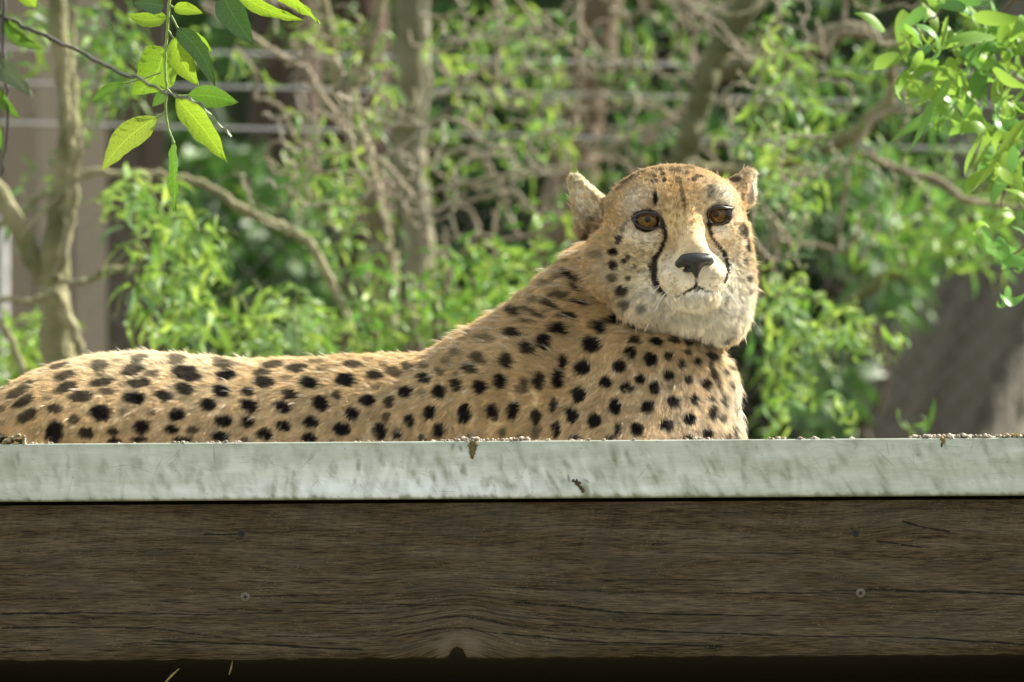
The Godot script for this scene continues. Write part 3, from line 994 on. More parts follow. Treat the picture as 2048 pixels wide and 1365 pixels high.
	for q in [
		[[400, 10, 10], [450, 36, 11], [520, 82, 13], [562, 112, 14], [612, 140, 15], [642, 190, 13], [682, 240, 12], [712, 288, 12], [762, 322, 13], [802, 366, 13], [836, 410, 12]],
		[[470, 90, 8], [512, 150, 9], [512, 192, 9], [560, 212, 9], [580, 262, 10], [602, 290, 9], [664, 302, 9], [740, 300, 8]],
		[[560, 280, 7], [530, 300, 8], [545, 340, 7], [600, 355, 5]], [[640, 310, 7], [612, 350, 8], [616, 400, 7], [600, 450, 6]],
		[[690, 190, 10], [732, 230, 11], [792, 252, 12], [850, 248, 12], [900, 240, 10], [955, 258, 9]],
		[[690, 372, 9], [760, 384, 9], [812, 402, 10], [872, 380, 11], [922, 372, 11], [1004, 348, 10], [1100, 338, 8], [1170, 330, 7]],
		[[832, 400, 12], [852, 450, 12], [848, 520, 11], [822, 590, 11], [826, 640, 10], [842, 700, 9]],
		[[846, 470, 8], [886, 512, 9], [902, 560, 9], [880, 602, 9], [892, 640, 8], [898, 700, 7]]]:
		limb(t, "twig", q, d - 0.25, tan_twig, rough, 7, r.randf() * 50.0, 7, Color(0.28, 0.235, 0.165))
	leaf_mass(t, "leaves", leaf_spots([[700, 330, 90, 70, 46], [660, 410, 60, 60, 26], [720, 450, 80, 90, 56], [620, 270, 70, 60, 24], [600, 370, 60, 60, 20], [640, 60, 60, 60, 16], [730, 90, 60, 70, 30], [770, 160, 40, 60, 16], [740, 220, 50, 40, 18], [690, 520, 70, 60, 26], [500, 130, 50, 50, 10]], d, 0.3, 52, r, 0.6), young, loose, r, leaf_meshes)
	# thick straight trunk
	d = 10.2
	t = base("straight_tree", Vector3(pt(835, 0, d).x, 0, pt(835, 0, d).z))
	tag(t, "thick straight grey green trunk with a light shoot winding up its right side", "tree")
	limb(t, "trunk", [[826, -160, 66], [825, -20, 70], [824, 100, 72], [816, 220, 74], [818, 330, 68], [834, 450, 66], [842, 650, 70], [845, 1000, 80], [845, ground_row(845, d) + 20, 110]], d, Color(0.15, 0.145, 0.08), rough, 4, 21, 12, Color(0.20, 0.18, 0.12))
	limb(t, "shoot", [[848, -60, 13], [852, 60, 15], [856, 170, 15], [846, 250, 14], [836, 330, 15], [846, 420, 16], [850, 520, 13], [842, 640, 12]], d - 0.12, Color(0.30, 0.28, 0.20), rough, 6, 22, 8)
	for q in [[[958, 258, 10], [984, 196, 11], [996, 120, 12], [1002, 60, 11], [986, -20, 10]], [[996, 116, 10], [950, 150, 8], [900, 150, 7], [870, 130, 6]], [[1006, 60, 9], [1060, 62, 9], [1086, 58, 8]], [[1086, 62, 8], [1050, 20, 8], [1020, -30, 7]], [[862, 330, 8], [900, 306, 9], [946, 300, 10], [982, 338, 10], [1004, 372, 9]], [[960, 262, 8], [950, 300, 7], [980, 350, 7]], [[862, 420, 8], [940, 400, 9], [1010, 386, 10], [1050, 400, 9], [1084, 450, 8]], [[1010, 390, 7], [1020, 440, 8], [1040, 480, 7]], [[860, 330, 7], [890, 355, 8], [960, 372, 8], [1060, 352, 8], [1140, 345, 7]], [[1156, -20, 8], [1160, 90, 8], [1150, 110, 8], [1170, 150, 8], [1156, 200, 8], [1150, 260, 7]], [[870, 480, 6], [960, 470, 8], [1040, 478, 8], [1110, 440, 7]], [[985, 420, 6], [990, 500, 8], [975, 540, 8], [1000, 600, 7]]]:
		limb(t, "twig", q, d - 0.35, tan_twig, rough, 7, r.randf() * 50.0, 7, Color(0.30, 0.255, 0.18))
	leaf_mass(t, "leaves", leaf_spots([[940, 70, 80, 80, 46], [900, 170, 50, 60, 20], [970, 200, 70, 60, 24], [1080, 160, 80, 110, 66], [1060, 60, 60, 60, 24], [1090, 270, 70, 50, 24], [920, 310, 60, 40, 10], [880, 260, 40, 40, 10], [1020, 330, 60, 50, 14]], d, 0.3, 52, r, 0.6), young, loose, r, leaf_meshes)
	# low bushes behind the cheetah's back and neck
	d = 9.05
	for q in [[[[780, 620, 100, 90, 110], [700, 690, 110, 50, 60], [640, 720, 120, 40, 40]], "bright leafy bush just above the cheetah's back, behind the winding twigs", 770], [[[930, 560, 110, 80, 90], [980, 640, 90, 70, 70], [1060, 520, 90, 60, 60], [1100, 430, 60, 50, 20], [890, 650, 70, 60, 50]], "leafy bush directly behind the cheetah's neck", 980]]:
		t = base("leafy_bush", Vector3(pt(q[2], 0, d).x, 0, pt(q[2], 0, d).z))
		tag(t, q[1], "bush")
		for k in 5:
			var x0 = q[2] + r.randf_range(-70, 70)
			limb(t, "stem", [[x0, ground_row(x0, d) + 10, 22], [x0 + r.randf_range(-60, 60), 1300, 16], [x0 + r.randf_range(-90, 90), 820, 12], [x0 + r.randf_range(-110, 110), 560, 7]], d, Color(0.13, 0.10, 0.06), rough, 10, r.randf() * 90.0, 6)
		leaf_mass(t, "leaves", leaf_spots(q[0], d, 0.35, 56, r, 0.3), [FRESH, FRESH * 0.8, DEEP * 1.5, Color(0.11, 0.26, 0.03), LIME * 0.8], loose, r, leaf_meshes)
	for q in [[[[500, 450, 130, 170, 210], [400, 330, 70, 90, 60], [580, 580, 90, 100, 90], [470, 620, 110, 60, 70]], "dark green shrub far behind the arching branch of the pale willow", 500, 13.4], [[[1700, 430, 110, 100, 120], [1660, 770, 70, 110, 100], [1790, 560, 70, 70, 50]], "dark green shrub far behind, left of the huge slanting trunk", 1690, 12.6]]:
		t = base("dark_shrub", Vector3(pt(q[2], 0, q[3]).x, 0, pt(q[2], 0, q[3]).z))
		tag(t, q[1], "shrub")
		for k in 4:
			var x0 = q[2] + r.randf_range(-60, 60)
			limb(t, "stem", [[x0, ground_row(x0, q[3]) + 10, 26], [x0 + r.randf_range(-60, 60), 1200, 18], [x0 + r.randf_range(-80, 80), 760, 13], [x0 + r.randf_range(-90, 90), 420, 7]], q[3], Color(0.07, 0.05, 0.03), rough, 10, r.randf() * 90.0, 6)
		leaf_mass(t, "leaves", leaf_spots(q[0], q[3], 0.3, 74, r, 0.4), [DEEP, DEEP * 0.6, DEEP * 0.8, BLUISH * 0.5], leaf_material(Color.WHITE, true, 0.5, 0.5), r, plain_leaf_meshes)
	# brown trunk behind the head
	d = 11.6
	t = base("brown_tree", Vector3(pt(1110, 0, d).x, 0, pt(1110, 0, d).z))
	tag(t, "brown leaning trunk rising behind the cheetah's left ear", "tree")
	limb(t, "trunk", [[1215, -160, 84], [1200, -20, 88], [1196, 80, 88], [1182, 170, 78], [1166, 250, 84], [1146, 340, 96], [1124, 480, 104], [1110, 800, 110], [1100, ground_row(1100, d) + 20, 140]], d, Color(0.135, 0.098, 0.055), rough, 6, 31, 14, Color(0.16, 0.125, 0.08))
	for k in 64:
		var q: Array = []
		var x := r.randf_range(1130, 1420) if k < 16 else r.randf_range(560, 1640)
		var y := r.randf_range(-30, 280) if k < 16 else r.randf_range(-40, 470)
		var a := r.randf() * TAU
		for i in r.randi_range(4, 7):
			q.append([x, y, r.randf_range(5, 10)])
			a += r.randf_range(-0.9, 0.9)
			x += cos(a) * 38.0
			y += sin(a) * 38.0
		limb(t, "twig", q, d - r.randf_range(0.3, 1.2), tan_twig, rough, 8, r.randf() * 90.0, 6, Color(0.30, 0.255, 0.18))
	for q in [[[1300, 0, 14], [1270, 30, 16], [1220, 20, 12]], [[1290, 290, 22], [1330, 250, 24], [1385, 205, 22]], [[1210, 300, 12], [1280, 262, 16], [1330, 250, 16]]]:
		limb(t, "twig", q, d - 0.9, Color(0.27, 0.22, 0.15), rough, 6, r.randf() * 90.0, 8, Color(0.36, 0.3, 0.22))
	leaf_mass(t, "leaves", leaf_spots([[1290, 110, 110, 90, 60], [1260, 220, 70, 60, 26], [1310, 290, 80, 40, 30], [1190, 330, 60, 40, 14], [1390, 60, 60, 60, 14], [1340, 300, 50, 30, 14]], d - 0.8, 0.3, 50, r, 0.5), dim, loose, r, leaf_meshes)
	# willow right of the head
	d = 9.6
	t = base("leaning_willow", Vector3(pt(1340, 0, d).x, 0, pt(1340, 0, d).z))
	tag(t, "mossy dark willow limb behind the cheetah's right ear with bright leaves hanging to the right", "tree")
	limb(t, "trunk", [[1560, -140, 64], [1505, -20, 60], [1458, 66, 52], [1420, 136, 50], [1400, 205, 46], [1376, 280, 44], [1352, 370, 50], [1340, 600, 62], [1335, ground_row(1335, d) + 20, 100]], d, Color(0.062, 0.072, 0.026), rough, 6, 41, 12, Color(0.10, 0.105, 0.045))
	limb(t, "branch", [[1412, 156, 44], [1480, 132, 42], [1556, 128, 46], [1616, 96, 48], [1690, 62, 42], [1760, 74, 30], [1830, 60, 24]], d + 0.1, Color(0.15, 0.135, 0.075), rough, 6, 42, 10, Color(0.21, 0.185, 0.12))
	limb(t, "branch", [[1372, 330, 30], [1480, 345, 26], [1580, 322, 26], [1650, 296, 28], [1706, 268, 32], [1758, 224, 34], [1784, 184, 28], [1790, 130, 22], [1840, 60, 18]], d - 0.05, Color(0.14, 0.13, 0.05), rough, 5, 43, 10, Color(0.2, 0.19, 0.1))
	for q in [[[1676, 505, 9], [1680, 450, 10], [1692, 380, 11], [1692, 335, 11], [1710, 300, 12], [1756, 236, 12], [1830, 222, 10], [1900, 240, 8]], [[1690, 510, 8], [1712, 470, 9], [1722, 430, 8], [1750, 410, 6]], [[1520, 410, 10], [1556, 450, 11], [1562, 476, 11], [1600, 488, 10], [1650, 492, 9], [1672, 508, 9]], [[1545, 440, 9], [1552, 500, 10], [1545, 540, 9], [1560, 600, 8]], [[1340, -20, 9], [1392, 26, 10], [1440, 52, 10], [1480, 100, 10], [1528, 148, 9]], [[1636, 40, 8], [1652, 110, 9], [1672, 70, 8], [1710, 66, 8], [1766, 72, 8]], [[1690, -20, 10], [1690, 30, 10], [1676, 60, 9]], [[1720, 304, 13], [1800, 336, 15], [1880, 362, 17], [1924, 398, 17], [1996, 410, 14], [2080, 424, 12]]]:
		limb(t, "twig", q, d - 0.3, Color(0.20, 0.165, 0.11), rough, 6, r.randf() * 50.0, 7, Color(0.30, 0.255, 0.18))
	leaf_parts(t, leaf_spots([[1570, 250, 90, 120, 66], [1560, 110, 48, 90, 34], [1500, 330, 70, 60, 26], [1600, 370, 60, 60, 26]], d - 0.8, 0.25, 66, r, 0.8), fresh, r)
	leaf_parts(t, leaf_spots([[1560, 580, 60, 70, 34], [1640, 640, 90, 60, 44], [1740, 660, 70, 50, 36], [1580, 720, 70, 80, 34], [1550, 820, 60, 60, 24]], d - 1.0, 0.25, 64, r, 0.5), fresh, r)
	sprigs(t, [[1570, 250, 90, 120, 66], [1560, 110, 48, 90, 34], [1600, 370, 60, 60, 26], [1580, 580, 60, 70, 34], [1640, 640, 90, 60, 44], [1740, 660, 70, 50, 36], [1580, 720, 70, 80, 34]], d - 0.85, rough, r)
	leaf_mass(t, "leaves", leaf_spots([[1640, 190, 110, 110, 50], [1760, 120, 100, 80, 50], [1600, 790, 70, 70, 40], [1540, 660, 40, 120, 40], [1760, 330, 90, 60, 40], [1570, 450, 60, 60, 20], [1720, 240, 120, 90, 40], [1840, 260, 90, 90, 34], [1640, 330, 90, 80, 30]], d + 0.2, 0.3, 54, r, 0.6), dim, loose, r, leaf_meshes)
	# fine twisted twigs of the four trees, each grown from the one before or from a limb
	for q in [["forked_willow", 24, 470, 800, 9.2], ["straight_tree", 26, 830, 1180, 9.8], ["brown_tree", 26, 1080, 1480, 10.6], ["leaning_willow", 30, 1440, 1820, 9.2]]:
		var tree: Node3D = get_node(q[0])
		for k in q[1]:
			var path: Array = []
			var x := r.randf_range(q[2], q[3])
			var y := r.randf_range(-60, 430)
			var a := r.randf_range(0.2, 2.9)
			var turn := r.randf_range(-0.5, 0.5)
			var w := r.randf_range(5.0, 9.0)
			var n := r.randi_range(5, 9)
			for i in n:
				path.append([x, y, lerpf(w, w * 0.6, float(i) / n)])
				turn = clampf(turn + r.randf_range(-0.9, 0.9), -1.0, 1.0)
				a += turn
				x += cos(a) * 30.0
				y += sin(a) * 30.0
			limb(tree, "twig", path, q[4] - r.randf_range(0.0, 1.0), [Color(0.33, 0.30, 0.235), Color(0.24, 0.205, 0.14), Color(0.27, 0.255, 0.165)][k % 3], rough, 7, r.randf() * 90.0, 5)
	# low shoots that peep over the edge
	for q in [[1694, 845, "small bright shoot peeping over the metal edging, right of the cheetah", 22, 34, 9], [1832, 868, "single curled leaf shoot at the metal edging near the right end", 20, 18, 4]]:
		t = base("leaf_shoot", pt(q[0], 940, 8.2))
		t.position.y = 0.0
		tag(t, q[2], "shoot")
		limb(t, "stem", [[q[0] - 10, ground_row(q[0], 8.2) + 10, 9], [q[0] + 4, 1300, 8], [q[0], 860, 6]], 8.2, Color(0.14, 0.18, 0.06), rough, 6, q[0], 6)
		leaf_parts(t, leaf_spots([[q[0], q[1], q[3], q[4], q[5]]], 8.2, 0.05, 62, r, -0.9), fresh, r)
	# right border: leaning tree with thick mossy branch
	d = 10.2
	t = base("mossy_willow", Vector3(pt(2330, 0, d).x, 0, pt(2330, 0, d).z))
	tag(t, "mossy branch reaching in from the right border above the huge grey trunk", "tree")
	limb(t, "trunk", [[2290, ground_row(2290, d) + 20, 120], [2300, 900, 90], [2280, 500, 70], [2240, 200, 60], [2220, -200, 50]], d, Color(0.15, 0.14, 0.08), rough, 8, 51, 10)
	limb(t, "branch", [[1680, 622, 14], [1712, 596, 22], [1770, 556, 30], [1850, 508, 36], [1905, 470, 32], [1960, 432, 28], [2060, 400, 30], [2270, 420, 36]], d, Color(0.15, 0.16, 0.05), rough, 6, 52, 10, Color(0.2, 0.2, 0.09))
	limb(t, "branch", [[2260, 300, 24], [2100, 190, 14], [2000, 150, 8], [1930, 180, 5]], d - 1.0, Color(0.13, 0.10, 0.07), rough, 6, 53, 8)
	leaf_mass(t, "leaves", leaf_spots([[1880, 480, 120, 60, 60], [1790, 440, 90, 50, 34], [1960, 500, 80, 60, 40], [1840, 390, 90, 50, 30], [1990, 420, 60, 60, 30], [1930, 340, 100, 50, 34], [1800, 500, 90, 50, 40], [1900, 440, 110, 60, 40]], d - 0.3, 0.3, 56, r, 0.5), [FRESH, FRESH * 0.8, DEEP * 1.5, Color(0.12, 0.27, 0.03)], loose, r, leaf_meshes)
	# nearer spray of large curled leaves in the upper right
	d = 6.75
	t = base("hanging_willow_branch", Vector3(pt(2150, 0, d).x, pt(2150, -200, d).y, pt(2150, 0, d).z))
	tag(t, "spray of large glossy curled leaves hanging into the upper right corner", "branch")
	for q in [[[2200, -260, 20], [2080, -60, 14], [1990, 40, 9], [1930, 120, 6], [1880, 200, 4]], [[2200, -260, 16], [2120, 60, 10], [2060, 160, 7], [1980, 168, 5], [1920, 180, 4]], [[2120, 60, 9], [2090, 240, 8], [2030, 330, 5], [2000, 420, 4]], [[2080, -60, 8], [1950, -20, 6], [1860, 40, 4], [1800, 90, 3]], [[2110, 240, 8], [2080, 440, 7], [2020, 520, 5], [1985, 580, 3]]]:
		limb(t, "twig", q, d, Color(0.12, 0.085, 0.05), rough, 6, r.randf() * 90.0, 7)
	leaf_parts(t, leaf_spots([[1890, 60, 140, 70, 40], [2000, 60, 70, 80, 30], [1960, 180, 100, 90, 36], [2020, 250, 40, 70, 18], [1860, 160, 70, 60, 12], [2010, 330, 40, 60, 14], [1890, 190, 50, 50, 8]], d, 0.16, 88, r, 0.8), [leaf_material(FRESH * 0.8, false), leaf_material(FRESH * 0.95, false), leaf_material(DEEP * 1.3, false, 0.7, 0.4), leaf_material(Color(0.16, 0.31, 0.04), false)], r, wide_leaf_meshes)
	leaf_parts(t, leaf_spots([[1990, 470, 40, 50, 7], [2010, 550, 24, 50, 4]], d, 0.1, 92, r, 0.8), [leaf_material(FRESH, false), leaf_material(DEEP * 1.4, false, 0.6, 0.3)], r, wide_leaf_meshes)
	# scattered leaves of the trees further back
	d = 12.2
	t = base("distant_thicket", Vector3(pt(1000, 0, d).x, 0, pt(1000, 0, d).z))
	tag(t, "blurred thicket of loose green leaves between the trunks and the fence", "thicket", "", "stuff")
	var spots: Array = []
	for k in 1900:
		var x := r.randf_range(340, 2150)
		var y := r.randf_range(-150, 950)
		if noise.get_noise_2d(x * 0.006 + 5.0, y * 0.006) < 0.02 or (x > 1720 and y > 560):
			continue
		spots.append(Transform3D(turned(r, 0.5) * ln(r.randf_range(36, 64), d), pt(x, y, d + r.randf_range(-0.9, 1.6))))
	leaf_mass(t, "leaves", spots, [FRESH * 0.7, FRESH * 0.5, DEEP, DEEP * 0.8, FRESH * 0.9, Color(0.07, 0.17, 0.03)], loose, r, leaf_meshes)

func vein_texture() -> ImageTexture:
	var w := 128
	var h := 256
	var a := PackedByteArray()
	a.resize(w * h * 3)
	for y in h:
		for x in w:
			var u := absf(x / 63.5 - 1.0)
			var t := float(y) / h
			var mid := exp(-pow(u / 0.035, 2.0))
			var side := absf(fposmod(t * 9.0 - u * 1.15 + 0.15 * noise.get_noise_2d(u * 3.0, t * 6.0), 1.0) - 0.5)
			var vein := exp(-pow((0.5 - side) / 0.05, 2.0)) * 0.6 * smoothstep(0.0, 0.1, u)
			var net := noise.get_noise_2d(x * 0.12, y * 0.12) * 0.06
			var k := clampf(0.86 + net + 0.14 * mid - 0.16 * vein, 0.0, 1.0)
			for c in 3:
				a[(y * w + x) * 3 + c] = int(255.0 * clampf(k * ([1.0, 1.0, 0.96][c]) + 0.05 * mid, 0.0, 1.0))
	return ImageTexture.create_from_image(Image.create_from_data(w, h, false, Image.FORMAT_RGB8, a))

# one large leaf between two points, w = full width in pixels, bow = sideways bend, roll = turn about its axis
func big_leaf(twig: Node3D, a: Vector2, b: Vector2, w: float, depth: float, roll: float, bow: float, cup: float, material: Material, lean := 0.0, blunt := 0.62) -> void:
	var s := Shape.new()
	var pa := pt(a.x, a.y, depth)
	var pb := pt(b.x, b.y, depth - lean)
	var axis := (pb - pa)
	var l := axis.length()
	axis /= l
	var side := axis.cross(view.z).normalized()
	var nn := side.cross(axis).normalized()
	side = side.rotated(axis, roll)
	nn = nn.rotated(axis, roll)
	var segs := 14
	var half := ln(w * 0.5, depth) / maxf(cos(roll), 0.35)
	var seed_ := a.x * 0.37 + b.y
	for k in segs + 1:
		var t := float(k) / segs
		var wide := half * pow(sin(PI * pow(clampf(t, 0.004, 0.997), blunt)), 0.8)
		var mid := pa + axis * l * t + side * bow * l * sin(PI * t) + nn * cup * l * sin(PI * t)
		for j in 7:
			var u := (j - 3) / 3.0
			var wave := 0.05 * l * noise.get_noise_2d(t * 3.5 + seed_, u * 1.2) * absf(u)
			var edge := 1.0 + 0.05 * noise.get_noise_2d(t * 9.0 + seed_, u)
			s.vert(mid + side * u * wide * edge + nn * (0.22 * wide * u * u + wave), (nn - side * u * 0.4).normalized(), Color.WHITE, Vector2(0.5 + 0.5 * u, t))
	for k in segs:
		for j in 6:
			var q := k * 7 + j
			s.quad(q, q + 1, q + 8, q + 7)
	put("leaf", shifted(s, twig.position).mesh(), material, twig)

func build_front_twigs() -> void:
	var veins := vein_texture()
	var kinds: Array = []
	for q in [[Color(0.36, 0.56, 0.045), 1.0, 0.45], [Color(0.30, 0.52, 0.04), 1.0, 0.45], [Color(0.085, 0.19, 0.055), 0.35, 0.26], [Color(0.14, 0.30, 0.035), 0.9, 0.4], [Color(0.16, 0.22, 0.13), 0.35, 0.55], [Color(0.42, 0.58, 0.07), 1.0, 0.5]]:
		var m := leaf_material(q[0], false, q[1], q[2])
		m.albedo_texture = veins
		m.heightmap_enabled = true
		m.heightmap_texture = veins
		m.heightmap_scale = 0.05
		kinds.append(m)
	var rough := mat(Color.WHITE, 0.6)
	var d := 5.75
	var z := 2.923
	var t := base("drooping_twig", pt(335, -60, d))
	tag(t, "drooping twig with large sunlit green leaves in sharp focus, upper left", "twig")
	limb(t, "stem", [[318, -160, 9], [338, -40, 7], [337, 20, 7], [332, 80, 6], [330, 140, 6], [333, 176, 6], [331, 225, 5], [338, 262, 5], [348, 286, 4]], d, Color(0.20, 0.30, 0.06), rough, 1, 1, 8)
	# leaf plan in enlarged pixels: base x, y, tip x, y, width, kind, roll, bow, cup, depth offset, blunt
	for q in [
		[972, 105, 738, 88, 95, 0, .2, -.10, .03, 0, .62], [955, 40, 775, 20, 120, 2, .1, .05, .05, -.05, .6], [1016, 45, 1186, 78, 78, 0, .1, -.05, .04, 0, .6], [1300, -30, 1478, 258, 175, 2, .15, .02, .05, .02, .58], [1380, -40, 1788, 122, 84, 0, .3, .04, .05, 0, .55], [1600, -40, 1868, 138, 62, 0, .5, -.10, .05, .02, .6],
		[955, 285, 772, 552, 250, 1, .1, -.16, .04, .04, .6], [1013, 222, 1158, 502, 140, 0, .15, .05, .04, 0, .66], [1040, 165, 1256, 502, 118, 2, .25, -.10, .07, -.05, .62], [1090, 200, 1240, 310, 70, 1, .3, -.1, .05, .05, .6], [1100, 555, 1392, 600, 130, 3, .3, -.06, .05, .25, .8], [1032, 575, 1322, 948, 150, 0, .2, -.04, .05, 0, .66], [1085, 560, 1352, 800, 34, 4, .9, -.10, .05, .12, .6],
		[915, 688, 590, 1000, 160, 5, .2, .06, .05, 0, .72], [1012, 836, 1018, 1235, 62, 3, .9, -.06, .03, 0, .55], [1016, 860, 1034, 1030, 34, 5, .5, .04, .03, .01, .6], [720, 490, 525, 602, 62, 3, .2, .05, .05, .35, .6], [968, 540, 890, 625, 70, 3, .2, 0, .05, .3, .6]]:
		var off: float = q[9]
		big_leaf(t, Vector2(q[0], q[1]) / z, Vector2(q[2], q[3]) / z, q[4] / z, d + off, q[6], q[7], q[8], kinds[q[5]], 0.0, q[10])
	for q in [[[958, 280], [972, 240]], [[915, 688], [962, 655]], [[975, 108], [986, 92]], [[1013, 222], [985, 180]], [[1040, 165], [1000, 90]], [[1032, 575], [978, 520]], [[1012, 838], [1006, 820]], [[1016, 45], [996, 30]], [[1100, 555], [1040, 560]], [[940, 425], [720, 490]]]:
		limb(t, "leaf_stalk", [[q[1][0] / z, q[1][1] / z, 4], [(q[0][0] + q[1][0]) / 2.0 / z, (q[0][1] + q[1][1]) / 2.0 / z + 1, 4], [q[0][0] / z, q[0][1] / z, 4]], d, Color(0.22, 0.32, 0.08), rough, 0.5, q[0][0], 6)
	d = 5.05
	t = base("dark_twig", pt(-60, 20, d))
	tag(t, "dark thin twig running slantwise in front of the drooping leaves at the upper left", "twig")
	limb(t, "stem", [[-60, -10, 9], [8, 34, 9], [66, 62, 9], [134, 92, 8], [220, 136, 8], [280, 160, 7], [328, 186, 6], [376, 198, 5], [410, 215, 3]], d, Color(0.05, 0.045, 0.04), rough, 4, 4, 7)
	limb(t, "stem", [[5, -60, 9], [6, 60, 9], [10, 140, 7], [14, 210, 7], [9, 300, 6], [1, 350, 5], [-20, 400, 4]], d, Color(0.05, 0.045, 0.04), rough, 4, 5, 7)
	for q in [[10, 110, 236, 288, 90, 3, .2, .08, .06, 0, .7], [-60, 350, 186, 565, 120, 4, .2, -.05, .05, 0, .6], [-20, 520, 116, 694, 66, 3, .3, .05, .05, 0, .62], [140, -60, 206, 44, 110, 0, .2, .02, .05, .1, .6], [-30, 700, 10, 880, 60, 3, .2, .02, .05, .1, .6]]:
		big_leaf(t, Vector2(q[0], q[1]) / z, Vector2(q[2], q[3]) / z, q[4] / z, d + q[9], q[6], q[7], q[8], kinds[q[5]], 0.0, q[10])

# ------------------------------------------------------------------ cheetah
class Blob:
	var cap := false
	var sub := false
	var a := Vector3.ZERO
	var ir := Vector3.ONE
	var ab := Vector3.ZERO
	var il := 0.0
	var ra := 0.0
	var rb := 0.0
	var k := 0.02
	var least := 0.0

func ell(px: float, py: float, depth: float, rx: float, ry: float, rz: float, k := 0.02) -> Blob:
	var b := Blob.new()
	b.a = pt(px, py, depth)
	var r := Vector3(ln(rx, 6.0), ln(ry, 6.0), rz)
	b.ir = Vector3.ONE / r
	b.least = minf(r.x, minf(r.y, r.z))
	b.k = k
	return b

func cap(px: float, py: float, d0: float, r0: float, qx: float, qy: float, d1: float, r1: float, k := 0.02) -> Blob:
	var b := Blob.new()
	b.cap = true
	b.a = pt(px, py, d0)
	b.ab = pt(qx, qy, d1) - b.a
	b.il = 1.0 / b.ab.length_squared()
	b.ra = ln(r0, 6.0)
	b.rb = ln(r1, 6.0)
	b.k = k
	return b

const HU := 0.000163   # one unit of the head plan, metres
func hx(x: float) -> float:
	return 1080.0 + x / 3.25

func hy(y: float) -> float:
	return 290.0 + y / 3.25

func hp(x: float, y: float, z: float) -> Vector3:
	return pt(hx(x), hy(y), 6.0 - z * HU)

func hell(x: float, y: float, z: float, rx: float, ry: float, rz: float, k := 60.0, sub := false) -> Blob:
	var b := ell(hx(x), hy(y), 6.0 - z * HU, rx / 3.25, ry / 3.25, rz * HU, k * HU)
	b.sub = sub
	return b

func hcap(x: float, y: float, z: float, r: float, x2: float, y2: float, z2: float, r2: float, k := 60.0, sub := false) -> Blob:
	var b := cap(hx(x), hy(y), 6.0 - z * HU, r / 3.25, hx(x2), hy(y2), 6.0 - z2 * HU, r2 / 3.25, k * HU)
	b.sub = sub
	return b

func dist1(q: Blob, p: Vector3) -> float:
	if q.cap:
		var w := p - q.a
		var h := clampf(w.dot(q.ab) * q.il, 0.0, 1.0)
		return (w - q.ab * h).length() - q.ra - (q.rb - q.ra) * h
	var u := (p - q.a) * q.ir
	var l := u.length()
	var m := (u * q.ir).length()
	return l * (l - 1.0) / m if m > 1e-6 else -q.least

func dist(list: Array, p: Vector3) -> float:
	var d := 1.0
	for q: Blob in list:
		var e := dist1(q, p)
		if q.sub:
			e = -e
			var h := maxf(q.k - absf(d - e), 0.0)
			d = maxf(d, e) + h * h / (4.0 * q.k)
		else:
			var h := maxf(q.k - absf(d - e), 0.0)
			d = minf(d, e) - h * h / (4.0 * q.k)
	return d

